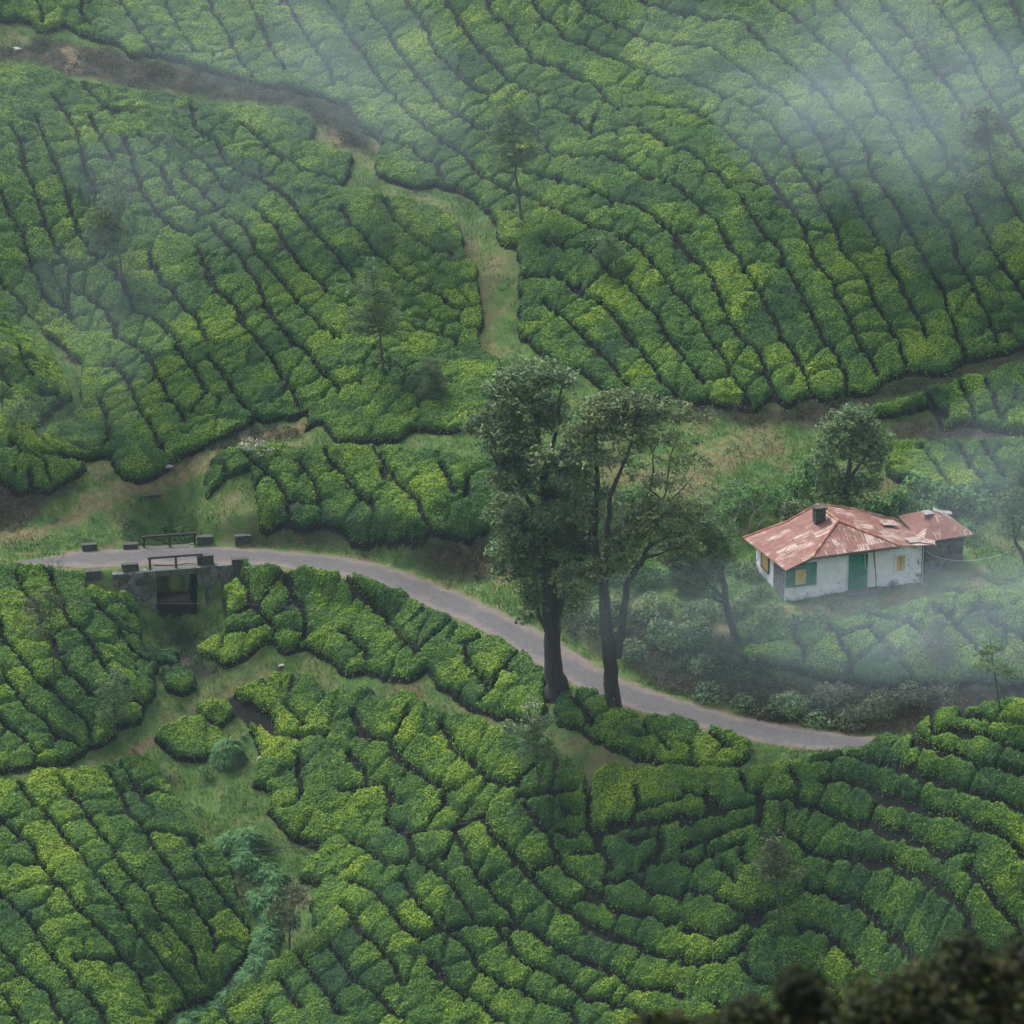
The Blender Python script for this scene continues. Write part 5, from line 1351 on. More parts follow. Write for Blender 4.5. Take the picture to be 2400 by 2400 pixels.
make_tree('leaning_tree', 'leaning feathery grey green tree between the tall trees and the house', 'tree', (1722, 1490),
  [[(1726, 1500, 0, .32), (1716, 1462, 0, .24), (1700, 1410, 0, .20), (1692, 1350, 0, .16), (1672, 1290, .2, .11), (1650, 1220, .3, .06), (1640, 1170, .3, .02)], [(1698, 1400, 0, .12), (1660, 1370, -.3, .08), (1620, 1330, -.4, .03)],
   [(1692, 1350, 0, .1), (1706, 1290, .3, .07), (1712, 1240, .4, .03)], [(1704, 1420, 0, .1), (1670, 1400, .3, .06), (1640, 1400, .5, .03)]],
  C_('F', [(70, 1250, 140, 130, 0, .8), (160, 1060, 130, 110, .3, .8), (50, 1390, 110, 80, .2, .7), (210, 1190, 90, 90, -.3, .8), (20, 980, 100, 80, .2, .6), (-60, 1180, 100, 110, .4, .6), (150, 1330, 90, 80, .1, .6), (-20, 1310, 100, 80, .5, .6)]),
  leaf='oak', bark=M_BARK, spray=.4, per=22, dens=1.25, landmark='the leaning feathery tree', lsize=(.2, .055))
make_tree('garden_tree', 'rounded grey green tree standing right behind the rusty house roof', 'tree', tuple(HW(3.6, 9.2, 1.2)),
  [[(1990, 1240, 0, .26), (1988, 1190, 0, .22), (1985, 1130, 0, .18), (1992, 1080, 0, .14), (2000, 1030, 0, .09), (1998, 970, 0, .03)], [(1986, 1150, 0, .12), (1955, 1090, .2, .08), (1940, 1040, .3, .03)], [(1992, 1120, 0, .12), (2030, 1070, -.2, .08), (2045, 1020, -.3, .03)]],
  C_('F', [(950, 410, 120, 60), (860, 500, 100, 80), (1050, 520, 120, 80), (950, 600, 160, 90, -.4), (1060, 670, 90, 80, .3), (850, 770, 110, 90, .3, .8), (960, 800, 120, 70, 0, .8), (790, 690, 70, 80, .4), (940, 480, 120, 80, -.3), (1110, 600, 60, 80, .2, .8), (840, 870, 90, 60, .3, .9), (1050, 790, 80, 70, .3, .9), (940, 900, 110, 60, -.2, .9)]),
  leaf='oak', spray=.36, per=18, dens=.65, landmark='the garden tree behind the house', lsize=(.22, .08))
make_tree('edge_tree', 'hazy grey tree at the right edge beside the outhouse', 'tree', tuple(on_level(2412, 1330, 3.5)),
  [[(2414, 1335, 0, .2), (2400, 1308, 0, .15), (2384, 1280, 0, .12), (2374, 1245, 0, .10), (2376, 1200, 0, .08), (2384, 1140, 0, .04)], [(2378, 1260, 0, .08), (2400, 1220, 0, .06), (2420, 1180, 0, .03)]],
  C_('F', [(1880, 880, 90, 80), (1850, 1000, 90, 80), (1960, 960, 100, 120), (1930, 760, 80, 80), (1990, 700, 80, 90), (1820, 960, 60, 50, 0, .6), (1900, 1090, 70, 50, 0, .5)]), leaf='oak', spray=.4, per=16, dens=.7, lsize=(.2, .06), landmark='the hazy tree at the right edge')

OAKG = 'slender shade trees scattered among the tea'
def slender(base, trunk, clumps, label, leaf='oak', r0=.10, dens=1.0, per=17, spray=.34, tile='A', name='shade_tree', landmark=None, lsize=(.22, .06), bark=None):
    dens *= .42
    tr = T_(tile, trunk); n = len(tr)
    L = [[(u, v, 0, r0*(1-.85*k/(n-1))) for k, (u, v) in enumerate(tr)]]
    return make_tree(name, label, 'tree', tcoord(tile, *base), L, C_(tile, clumps), leaf=leaf, bark=bark or M_BARK2, spray=spray, per=per, dens=dens, lsize=lsize, group=OAKG, landmark=landmark or label)
slender((1032, 1285), [(1032, 1290), (1012, 1180), (998, 1060), (985, 940), (975, 800), (960, 660), (955, 570)], [(960, 650, 80, 80), (880, 750, 75, 80, .2), (1000, 740, 110, 90), (950, 850, 130, 80), (1060, 850, 100, 70), (900, 930, 80, 55), (955, 560, 40, 50), (1020, 920, 70, 40)],
        'tallest slender tree rising from the far slope above the grassy track', 'oak', tile='B', r0=.13, dens=1.35, landmark='the tallest slender tree')
slender((240, 205+800*2.415), [(242, 210+1932), (235, 100+1932), (225, 1980), (215, 1880), (200, 1760), (180, 1600), (172, 1510)], [(172, 1540, 55, 70), (140, 1640, 100, 75), (240, 1680, 90, 65), (130, 1760, 110, 60), (230, 1790, 120, 70), (290, 1860, 80, 55), (110, 1850, 90, 50)],
        'broad feathery dark tree with thin bare trunk on the middle spur', 'oak', tile='B', r0=.12, dens=1.35, landmark='the feathery tree on the spur')
slender((1562, 1560), [(1562, 1565), (1556, 1480), (1540, 1420), (1510, 1350)], [(1490, 1350, 70, 45), (1490, 1420, 95, 60), (1560, 1430, 60, 40)], 'short round headed grey sapling low on the far slope', 'oak', tile='B', r0=.07, dens=1.5, landmark='the short grey sapling')
slender((1742, 960), [(1742, 965), (1738, 880), (1730, 780), (1715, 640)], [(1690, 640, 80, 45), (1740, 700, 105, 75), (1650, 770, 75, 55), (1730, 820, 80, 55)], 'brownish shade tree near the right edge of the far slope', 'brown', tile='C', r0=.11, dens=1.5, landmark='the brownish shade tree')
slender((1385, 350), [(1385, 355), (1375, 250), (1385, 150), (1390, 50)], [(1390, 60, 60, 50), (1340, 150, 75, 50), (1410, 200, 85, 55), (1300, 230, 40, 30)], 'ghostly pale tree veiled by mist at the top of the far slope', 'oak', tile='C', r0=.10, dens=1.1, landmark='the misty tree high on the far slope')
slender((690, 1610), [(690, 1620), (680, 1480), (650, 1300), (640, 1050)], [(600, 1190, 85, 75), (560, 1290, 105, 85), (640, 1370, 105, 70), (660, 1030, 65, 65), (680, 1130, 60, 60), (560, 1400, 60, 40), (620, 1280, 110, 90)], 'dense dark shade tree on the left of the middle spur', 'dark', tile='A', r0=.11, dens=1.6, landmark='the dense dark tree on the spur')
slender((988, 870), [(988, 875), (985, 790), (975, 640)], [(970, 640, 70, 60), (1000, 700, 60, 45), (975, 770, 55, 35)], 'faint small tree on the crest of the middle spur', 'oak', tile='A', r0=.06, dens=.9, landmark='the faint small tree on the crest')
slender((1124, 640), [(1124, 645), (1112, 540), (1100, 430), (1090, 320), (1065, 190), (1050, 110)], [(1100, 260, 100, 60), (1080, 370, 110, 75), (1150, 400, 75, 65), (940, 260, 75, 35), (1170, 240, 45, 50), (1060, 300, 60, 50)], 'shade tree with silvery tips below the tall pair', 'oak', tile='H', r0=.08, dens=1.4, landmark='the silver tipped tree')
slender((1126, 646), [(1118, 560), (1070, 240), (1052, 110)], [(1062, 120, 50, 45), (1080, 190, 45, 40), (940, 250, 50, 22, 0, .6), (1170, 215, 30, 22, 0, .6), (1050, 290, 60, 40, 0, .4)], 'whitish young shoot top of the tree below the tall pair', 'pale', tile='H', r0=.03, dens=1.0, lsize=(.2, .035), landmark='the whitish shoot')
slender((550, 1425), [(550, 1430), (542, 1300), (532, 1150), (528, 1000), (520, 860)], [(525, 900, 55, 65), (500, 1000, 100, 60), (570, 1070, 105, 60), (475, 1085, 75, 40), (530, 960, 60, 50)], 'slim tree with bare lower trunk on the near right slope', 'brown', tile='I', r0=.08, dens=1.4, landmark='the slim tree on the near right slope')
slender((318, 1980), [(318, 1985), (305, 1830), (290, 1680), (282, 1540), (285, 1430)], [(290, 1440, 55, 45), (225, 1550, 85, 60), (190, 1480, 50, 50), (240, 1640, 75, 45), (330, 1480, 50, 40)], 'thin grey tree with pale tips on the slope left of the bridge', 'brown', tile='D', r0=.07, dens=1.3, landmark='the thin grey tree')
slender((660, 300), [(660, 305), (650, 200), (650, 80), (660, -40)], [(640, 30, 90, 60), (670, 100, 85, 60), (620, 180, 65, 55), (650, -40, 50, 40), (700, 170, 50, 50)], 'bushy blue green tree above the footpath fork', 'oak', tile='G', r0=.08, dens=1.5, landmark='the bushy tree above the path fork')
slender((1803, 195), [(1803, 200), (1790, 110), (1778, 20), (1765, -80), (1745, -200), (1735, -270)], [(1760, -110, 100, 75), (1735, -220, 60, 60), (1830, -60, 60, 45), (1700, -130, 50, 50)], 'thin tree on the crest of the near right hill', 'oak', tile='I', r0=.06, dens=.9, landmark='the thin tree on the near crest')
slender((146, 705), [(146, 710), (140, 600), (125, 500), (118, 400)], [(130, 400, 55, 50), (60, 440, 60, 55), (110, 350, 40, 40), (160, 450, 40, 40)], 'small grey tree on the knoll at the left edge', 'oak', tile='D', r0=.06, dens=1.2, landmark='the small grey tree on the knoll')
slender((10, 460), [(10, 465), (12, 340), (14, 200), (16, 60)], [(20, 60, 55, 80), (10, 180, 60, 80), (30, 270, 55, 60), (-40, 130, 60, 80)], 'pale green tree cut off by the left edge', 'oak', tile='D', r0=.07, dens=1.3, landmark='the pale green tree at the left edge')
slender((1637, 1515), [(1637, 1520), (1640, 1420), (1640, 1320), (1650, 1210)], [(1660, 1230, 105, 60), (1610, 1300, 100, 60), (1710, 1190, 65, 45), (1650, 1370, 60, 45)], 'brown leaved young tree beside the ferny gully', 'brown', tile='G', r0=.07, dens=1.4, landmark='the brown leaved tree by the gully')
slender((1480, 1850), [(1482, 1860), (1470, 1770), (1450, 1660), (1440, 1560)], [(1440, 1590, 55, 50), (1420, 1690, 85, 65), (1470, 1780, 75, 55)], 'pale brownish sapling on the misty slope below the house', 'brown', tile='F', r0=.05, dens=1.5, landmark='the pale brownish sapling')
slender((1440, 700), [(1500, 705), (1480, 640), (1450, 560)], [(1450, 570, 75, 40), (1400, 600, 45, 40), (1490, 610, 45, 35)], 'small pale sapling at the top of the terrace tea', 'pale', tile='D', r0=.03, dens=.7, landmark='the pale sapling on the terrace')
make_tree('conifer_shrub', 'dark columnar bush standing in the tea near the grassy track', 'shrub', tcoord('E', 520, 340), [[(*tcoord('E', 520, 345), 0, .08), (*tcoord('E', 512, 220), 0, .05), (*tcoord('E', 505, 120), 0, .02)]],
          C_('E', [(505, 150, 60, 45), (530, 220, 55, 55), (500, 280, 60, 45), (550, 300, 40, 30)]), leaf='dark', spray=.3, per=50, dens=2.6, lsize=(.1, .03), landmark='the dark columnar bush')

# shrubs: (tile, x, y of the foot, width m, height m, leaf, label)
def shrub(t, x, y, w_, h_, leaf, label, big=.14, name='shrub', dens=1.0, group=None):
    B = hit([tcoord(t, x, y)[0]], [tcoord(t, x, y)[1]])[0]; r = np.random.default_rng(int(x*3+y))
    big *= 1.25; n = int(w_*w_*h_*150*dens*(.14/big)**1.6)+60
    q = r.normal(0, 1, (n, 3)); q /= np.linalg.norm(q, axis=1)[:, None]; q[:, 2] = np.abs(q[:, 2])
    lump = .72+.45*vnoise(q[:, 0]*1.8+x, q[:, 1]*1.8+q[:, 2]*2+y, 5)
    P = B+q*np.array([w_/2, w_/2, h_])*(lump*(r.random(n)**.22))[:, None]; P[:, 2] = np.maximum(P[:, 2], zt(P[:, 0], P[:, 1])+.02)
    a = Acc()
    for k in range(7):
        az = r.random()*6.28; e = np.array([math.cos(az)*w_*.3, math.sin(az)*w_*.3, h_*(.5+.35*r.random())])
        a.tube([B-[0, 0, .1], B+e*.5+[0, 0, .1], B+e], [.03, .022, .008], 5)
    ob = link(name, None, loc=B, label=label, cat=name.replace('_', ' '), group=group)
    link('stem', a.build('stem', [M_BARK2], B), ob)
    tint = np.clip(.3+.5*lump*.8+.1*r.normal(0, 1, n), 0, 1)
    link('foliage', cloud_mesh('foliage', P, q*.7+[0, 0, .4], big, big*.42, LEAFS[leaf], B, tint, .5, r), ob)
    return ob
for s in [('D', 1035, 1130, 1.7, 1.1, 'bright', 'bright green bush just behind the rear bridge railing', .14), ('D', 940, 1080, 1.1, .8, 'bright', 'dark green bush in the drain left of the bright bush', .12), ('D', 800, 900, .8, .6, 'bright', 'small weed bush at the mouth of the drain', .1),
          ('G', 1170, 545, 1.0, 1.15, 'bright', 'upright bright bush standing in the gully meadow', .12), ('G', 1120, 730, .9, .4, 'bright', 'low dark clump in the middle of the gully meadow', .1), ('G', 1385, 320, .6, .35, 'bright', 'little weed tuft at the top of the gully meadow', .1),
          ('F', 640, 880, 2.3, 1.9, 'bright', 'dark rounded shrub left behind the rusty roof', .15), ('F', 720, 800, 2.4, 2.2, 'bright', 'tall dark shrub beside the garden tree', .16), ('F', 330, 900, 3.0, 1.5, 'dark', 'low dark hedge shrub at the edge of the pale field', .12),
          ('F', 560, 960, 2.0, 1.6, 'bright', 'leafy shrub against the left end of the roof', .16), ('F', 260, 1010, 2.2, 1.6, 'bright', 'bright shrub beside the white branched bush', .15), ('F', 640, 1010, 2.4, 1.5, 'dark', 'dense shrub directly behind the chimney', .13),
          ('F', 1090, 980, 1.8, 1.5, 'bright', 'broad leaved bush behind the middle of the roof', .24), ('F', 1230, 960, 2.2, 1.8, 'bright', 'big broad leaved bush behind the right roof slope', .24), ('F', 1330, 880, 2.4, 1.6, 'bright', 'broad leaved bush between the tea bank and outhouse', .24),
          ('F', 1450, 900, 2.2, 1.5, 'bright', 'broad leaved bush above the outhouse roof', .24), ('F', 1590, 920, 2.2, 1.4, 'bright', 'misty broad leaved bush right above the outhouse', .24), ('F', 1700, 960, 2.0, 1.3, 'bright', 'misty broad leaved bush beyond the outhouse', .24), ('F', 1380, 990, 2.0, 1.2, 'bright', 'low broad leaved bush touching the outhouse roof', .22),
          ('F', 1600, 1080, 1.7, 1.0, 'bright', 'low leafy clump right of the outhouse roof', .18), ('F', 380, 1340, 1.4, 1.5, 'dark', 'dark bush against the left end wall of the house', .12), ('F', 440, 1440, 1.5, .9, 'oak', 'scruffy bush at the front left corner of the house', .12),
          ('F', 1190, 1400, .8, .55, 'oak', 'small weed clump against the stained front wall', .1), ('F', 760, 1560, 1.3, .7, 'oak', 'small hazy bush below the house door', .12), ('F', 340, 1500, 2.2, .7, 'oak', 'low weedy clump left in front of the house', .12),
          ('F', 500, 1540, 2.0, .6, 'oak', 'low weedy clump on the lawn before the house', .12), ('F', 640, 1600, 1.2, .9, 'oak', 'upright hazy bush at the head of the misty tea', .12), ('F', 880, 1500, 1.8, .5, 'oak', 'low weeds in front of the door steps', .12), ('F', 1060, 1540, 1.4, .6, 'oak', 'leafy clump at the corner of the misty tea', .12),
          ('F', 380, 1650, 1.8, .8, 'bright', 'small green bush beside the leaning tree', .14), ('F', 100, 1560, 2.4, 1.3, 'oak', 'leafy bush under the leaning tree', .13), ('F', 40, 1700, 2.8, 1.6, 'oak', 'large leafy bush on the bank right of the tall trees', .14), ('F', 120, 1850, 2.0, .9, 'oak', 'rounded bush low on the bank above the road', .13),
          ('I', 340, 140, 1.8, .9, 'oak', 'green bush on the roadside bank under the mist', .13), ('I', 160, 90, 2.2, 1.0, 'oak', 'wide bush on the roadside bank right of the trees', .13), ('I', 600, 150, 2.6, 1.3, 'oak', 'tall grey green bush in the middle of the bank', .13),
          ('I', 760, 230, 2.2, .9, 'oak', 'rounded bush beside the road before the near hill', .13), ('I', 470, 190, 1.4, .7, 'brown', 'small brownish bush at the verge of the road', .12), ('I', 850, 120, 2.6, 1.5, 'brown', 'brown scrubby bush high on the roadside bank', .13),
          ('I', 950, 240, 2.4, 1.3, 'brown', 'dark brownish thicket behind the near hill edge', .13), ('I', 1100, 160, 2.6, 1.2, 'brown', 'reddish scrub behind the crest of the near hill', .13), ('I', 1280, 90, 2.4, 1.0, 'brown', 'scrub behind the crest right of the reddish scrub', .13), ('I', 1500, 70, 2.6, 1.0, 'brown', 'low scrub behind the middle of the near crest', .13),
          ('E', 1850, 1700, 2.8, 1.5, 'oak', 'big leafy bush behind the forked trunk', .14), ('E', 1650, 1780, 2.0, 1.0, 'oak', 'leafy bush between the two tall trunks and bank', .13), ('E', 1760, 1560, 2.6, 1.6, 'oak', 'tall bush on the slope behind the tall trees', .14), ('E', 1500, 1560, 2.2, 1.2, 'oak', 'bush seen between the tall trunks', .14), ('E', 1720, 1350, 2.4, 1.5, 'bright', 'light green bush up the slope behind the tall trees', .15),
          ('E', 1680, 900, 2.0, 1.2, 'bright', 'bright bush showing through the twiggy branches', .14), ('C', 1650, 1090, 2.9, 1.5, 'oak', 'rounded blue green shrub among the far right tea', .12), ('E', 880, 1130, .9, .6, 'bright', 'lime weed on the bank left of the tall trees', .1),
          ('G', 960, 560, 1.1, .7, 'brown', 'brown withered bush at the left edge of the meadow', .1), ('D', 1000, 1620, 1.3, .7, 'brown', 'withered brown weeds below the bridge', .1), ('G', 1800, 1110, 1.6, .6, 'brown', 'dry brown scrub on the right bank of the gully', .11)]:
    shrub(*s[:6], s[6], s[7])
# shrub with bare white branches
make_tree('white_branched_shrub', 'bush with bare whitish branches left behind the house', 'shrub', tcoord('F', 400, 1090),
  [T_('F', [(370, 1090, 0, .06), (385, 1000, 0, .05), (420, 950, 0, .035), (490, 900, 0, .02), (515, 850, 0, .01)]), T_('F', [(420, 1060, 0, .05), (470, 1000, -.1, .035), (490, 960, -.1, .015)]), T_('F', [(300, 1060, 0, .045), (290, 1020, 0, .03), (320, 960, .1, .02), (340, 890, .1, .01)]), T_('F', [(410, 960, 0, .03), (380, 880, .1, .02), (360, 840, .1, .01)])],
  C_('F', [(300, 900, 80, 60, .5, .6), (430, 860, 100, 50, .4, .7), (520, 880, 70, 60, .5, .7), (350, 960, 100, 60, .8, .4)]), leaf='bright', bark=M_PBARK, spray=.3, per=22, dens=1.0, lsize=(.15, .07))

# drooping blue green ferns in the gully
def fern(t, x, y, w_, h_, label):
    B = hit([tcoord(t, x, y)[0]], [tcoord(t, x, y)[1]])[0]; r = np.random.default_rng(int(x+y))
    n = int(480*w_*w_)+100
    q = r.normal(0, 1, (n, 3)); q /= np.linalg.norm(q, axis=1)[:, None]; q[:, 2] = np.abs(q[:, 2])
    lump = .75+.4*vnoise(q[:, 0]*2+x, q[:, 1]*2+q[:, 2]+y, 9)
    P = B+q*np.array([w_/2, w_/2, h_])*lump[:, None]*(r.random((n, 1))**.12)
    d = q*[1, 1, .3]+[0, 0, -.55]; d += r.normal(0, .22, d.shape); d /= np.linalg.norm(d, axis=1)[:, None]
    s = np.cross(d, q); s /= np.linalg.norm(s, axis=1)[:, None]+1e-9
    Ln = (.26+.26*r.random((n, 1)))*min(1, w_)
    V = np.stack([P-s*.028, P+s*.028, P+d*Ln*.6+s*.03+q*.03, P+d*Ln], 1).reshape(-1, 3)
    me = np_mesh('fern', V-B, np.arange(4*n).reshape(n, 4), {'tint': np.repeat(np.clip(lump*.6, 0, 1), 4), 'leaf': np.repeat(r.random(n), 4)}, [LEAFS['fern']])
    link('fern', me, loc=B, label=label, cat='fern', group='blue green fern clumps in the gully')
FL = [(1290, 430, 1.9, 1.25, 'round blue green fern mound in the meadow beside the path'), (1400, 930, 1.8, 1.1, 'largest fern clump at the foot of the meadow'), (1300, 920, 1.4, .7, 'low fern clump left of the largest fern'), (1400, 1010, 1.9, .9, 'fern clump under the sagging cable'),
      (1500, 1080, 1.5, .7, 'fern clump below the cable at the gully bend'), (1560, 1130, 1.3, .7, 'trailing fern on the right side of the gully bend'), (1540, 1190, 1.2, .6, 'small fern above the brown leaved tree'), (1480, 1260, 1.2, .7, 'fern left of the brown leaved tree'), (1540, 1330, 1.3, .7, 'fern at the foot of the brown leaved tree'),
      (1520, 1440, 1.5, .8, 'fern clump below the brown leaved tree'), (1500, 1520, 1.5, .8, 'fern clump halfway down the lower gully'), (1470, 1620, 1.6, .9, 'thick fern clump in the lower gully'), (1420, 1690, 1.5, .7, 'fern clump at the narrows of the lower gully'), (1300, 1780, 1.3, .6, 'fern clump where the lower gully opens'),
      (1230, 1860, 1.4, .6, 'fern clump near the bottom of the gully'), (1130, 1900, 1.4, .6, 'second lowest fern clump in the gully'), (1040, 1935, 1.5, .6, 'lowest fern clump at the bottom edge'), (1440, 1230, .8, .5, 'tiny fern at the left bank of the gully')]
for f in FL: fern('G', *f)

# tree on our own hillside, close in front, out of focus
GB = np.array([4.3, -200.5, float(zfar(np.array([4.3]), np.array([-200.5]))[0])])
r = np.random.default_rng(5)
acc = Acc(); acc.tube([GB-[0, 0, .3], GB+[.1, 0, 2.5], GB+[.2, .1, 5.0], GB+[.1, 0, 6.6]], [.22, .17, .10, .03], 9)
def npix(u, v, y): return on_depth(np.float64(u), np.float64(v-40*max(0, (2200-u)/700)), y)
CL = [(2360, 2330, 95, -200.5), (2290, 2390, 150, -200.7), (2170, 2430, 140, -200.2), (2050, 2440, 130, -200.9), (2400, 2420, 170, -199.8), (1880, 2450, 70, -200.2), (1780, 2480, 90, -200.6), (2250, 2270, 60, -200.4), (2200, 2330, 80, -200.0),
      (2120, 2360, 60, -200.6), (2420, 2270, 60, -200.2), (1680, 2500, 75, -200.5), (1590, 2475, 50, -200.3), (1760, 2440, 55, -200.6), (1520, 2480, 40, -200.4), (1870, 2340, 26, -200.4), (1905, 2380, 34, -200.4), (2460, 2350, 120, -200.4), (2300, 2520, 240, -200.3), (2000, 2560, 200, -200.6), (1720, 2580, 160, -200.4)]
scn = 33.5*TF/1200; SP = []
for (u_, v_, rr_, y_) in CL:
    C = npix(u_, v_, y_); rr = rr_*scn; n = int(30+110*rr**1.6)
    q = r.normal(0, 1, (n, 3)); q /= np.linalg.norm(q, axis=1)[:, None]; SP.append(C+q*rr*(r.random((n, 1))**.5)*[1, .9, 1])
SP = np.vstack(SP)
for k in range(0, len(SP), 3):
    A_ = GB+[.15, 0, min(6.2, max(1.5, SP[k][2]-GB[2]-1.0-.3*abs(SP[k][0]-GB[0])))]
    acc.tube([A_, (A_+SP[k])/2+[0, 0, -.15], SP[k]], [.03, .018, .005], 4)
m = 60; q = r.normal(0, 1, (len(SP)*m, 3)); q /= np.linalg.norm(q, axis=1)[:, None]
PP = np.repeat(SP, m, 0)+q*(r.random((len(q), 1))**.5)*.20
ob = link('hillside_tree', None, loc=GB, label='dark blurred tree crown close by at the bottom right', cat='tree')
link('trunk', acc.build('trunk', [M_BARK], GB, smooth=True), ob)
link('crown', cloud_mesh('crown', PP, q*.6+[0, 0, .5], .075, .032, LEAFS['near'], GB, np.repeat(r.random(len(SP)), m), .6, r), ob)
print('near tree leaves', len(PP))
# ------------------------------------------------------------------ cables, posts and poles
M_WIRE = plain_mat('black_cable', [(.012, .014, .018), (.03, .03, .035)], 3, .6, 0)
M_WIREG = plain_mat('grey_wire', [(.25, .27, .3), (.35, .36, .38)], 3, .6, 0)
def cable(name, pts, rad, mat, label):
    P = np.array([on_depth(np.float64(u), np.float64(v), y) for u, v, y in pts]); t = np.linspace(0, 1, len(P)); tt = np.linspace(0, 1, 60)
    from numpy.polynomial import polynomial as Pn
    PP = np.stack([np.interp(tt, t, P[:, k]) for k in range(3)], 1); PP = smooth(PP, 30)
    a = Acc(); a.tube(PP, rad, 5); link(name, a.build(name, [mat], PP[0]), loc=PP[0], label=label, cat='cable')
cable('overhead_cable', [(-80, 1392, -14), (120, 1404, -15.2), (300, 1413, -16.5), (430, 1416, -17.5), (560, 1413, -18.5), (700, 1422, -20), (900, 1462, -23), (1100, 1515, -26), (1291, 1572, -28.6)], .022, M_WIRE, 'thin dark cable sagging across the gully below the bridge')
cable('overhead_cable', [(-80, 1960, -30), (120, 1982, -31), (300, 1994, -32), (440, 1998, -33), (560, 1995, -34), (680, 1988, -35), (800, 1974, -36), (1000, 1945, -36.3), (1256, 1900, -36.3)], .026, M_WIRE, 'thin dark cable sagging across the ferny gully')
P1 = HW(8.35, -.2, 2.45); p1 = project(P1); 
cable('house_wire', [(float(p1[0]), float(p1[1]), P1[1]), (2190, 1305, P1[1]+.3), (2240, 1316, P1[1]+.6), (2300, 1312, P1[1]+1.0), (2350, 1300, P1[1]+1.3), (2384, 1284, float(on_level(2412, 1330, 3.5)[1]))], .014, M_WIREG, 'pale wire running from the house corner past the outhouse')
def post(u0, v0, h, name, label, cat, lean=(0, 0), r0=.05, mat=None):
    P = hit([u0], [v0])[0]; a = Acc(); a.tube([P-[0, 0, .2], P+[lean[0]*.5, lean[1]*.5, h*.5], P+[lean[0], lean[1], h]], [r0, r0*.95, r0*.8], 7)
    link(name, a.build(name, [mat or M_DWOOD], P), loc=P, label=label, cat=cat)
post(284, 1806, .8, 'marker_post', 'short dark wooden post beside the footpath at the left', 'post')
post(1135, 1366, 1.1, 'leaning_pole', 'dark pole leaning against the roadside bank left of the tall trees', 'pole', (1.0, .3), .045)
post(1340, 893, .7, 'marker_post', 'pale short post on the grass above the tall trees', 'post', (.05, 0), .05, M_PIPE)
LANDMARKS += [(HO+4*EX, 'the white house'), (BO, 'the bridge'), (HW(11.3, 2, 0), 'the outhouse')]
LMK = []
for B, t in LANDMARKS:
    LMK.append((np.array(B, float), t))
def bush_label(k):
    P = BUSHPOS[k]; plot = PLOTS[PK[max(plotid[seeds[k]], 0)]][0]
    # place of the bush against the nearest landmark, in metres on the ground
    d = np.array([np.hypot(P[0]-B[0], P[1]-B[1]) for B, _ in LMK]); j = int(np.argmin(d)); B = LMK[j][0]
    ang = math.degrees(math.atan2(P[1]-B[1], P[0]-B[0]))
    dirn = ['right of', 'behind and right of', 'straight behind', 'behind and left of', 'left of', 'in front and left of', 'straight in front of', 'in front and right of'][int(((ang+22.5) % 360)//45)]
    a_ = float(asz[k]); size = 'large' if a_ > qs_[1] else ('small' if a_ < qs_[0] else 'mid-sized')
    t = LMK[j][1]; words = f"{size} clipped tea bush {d[j]:.0f} metres {dirn} {t}"
    w_ = words.split()
    return ' '.join(w_[:16])
asz = share; qs_ = np.quantile(share[single], [.33, .66])
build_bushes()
# photograph u, v, depth y, radii x y z (m), roll of the mist bodies
MISTS = [
 ([(1300, 60, 22, 52, 16, 13, 0), (1500, 300, 14, 44, 12, 12, -.1), (500, 350, 18, 30, 12, 12, .1)], .0007, 'broad thin mist over the upper slopes'),
 ([(2000, 250, 14, 9, 5, 5, -.7), (1850, 330, 14, 6, 4, 4, -.6), (2150, 180, 18, 10, 5, 6, -.5), (2300, 120, 20, 9, 5, 6, 0), (2100, 420, 10, 10, 4, 4, -.8), (1700, 160, 20, 8, 4, 4, -.5), (2350, 350, 12, 7, 5, 7, 0)], .009, 'bluish mist drifting over the upper right tea slope'),
 ([(2380, 1250, -24, 7, 4, 6, 0), (2300, 1450, -31, 8, 3, 4, .1), (2150, 1480, -33, 9, 3, 3.6, .1), (2400, 1500, -33, 8, 3, 5, 0), (1900, 1440, -31, 9, 3, 3.4, 0), (2330, 1100, -16, 6, 4, 5, 0), (1800, 1500, -35, 10, 3, 4, -.1)], .009, 'low mist round the stone house'),
 ([(850, 130, 24, 9, 4, 5, -.9), (550, 90, 26, 9, 4, 3.5, -.2), (700, 220, 22, 8, 3, 3, -.3), (250, 700, 10, 6, 3, 5, .2), (180, 950, 3, 5, 3, 3, .3), (400, 450, 16, 8, 3, 4, -.3)], .007, 'thin mist lying in the left hollow and top left slope'),
]
# ------------------------------------------------------------------ light, air, camera
SUN_EL = math.radians(56); SUN_AZ = math.radians(-38)      # azimuth from +Y towards +X
w = bpy.data.worlds.new('World'); scene.world = w; w.use_nodes = True
nt = w.node_tree; bg = nt.nodes['Background']
sky = nt.nodes.new('ShaderNodeTexSky'); sky.sky_type = 'NISHITA'; sky.sun_disc = False
sky.sun_elevation = SUN_EL; sky.sun_rotation = SUN_AZ; sky.air_density = 1.0; sky.dust_density = 3.0
hs = nt.nodes.new('ShaderNodeHueSaturation'); hs.inputs['Saturation'].default_value = .35      # cloud cover greys the sky
nt.links.new(sky.outputs[0], hs.inputs['Color']); nt.links.new(hs.outputs[0], bg.inputs[0]); bg.inputs[1].default_value = .12
sl = bpy.data.lights.new('sun', 'SUN'); sl.energy = 1.4; sl.angle = math.radians(14); sl.color = (1, .965, .90)
so = link('sun', sl); so['kind'] = 'helper'
sd = Vector((math.sin(SUN_AZ)*math.cos(SUN_EL), math.cos(SUN_AZ)*math.cos(SUN_EL), math.sin(SUN_EL)))
so.rotation_euler = sd.to_track_quat('Z', 'Y').to_euler(); so.location = (0, 0, 140)

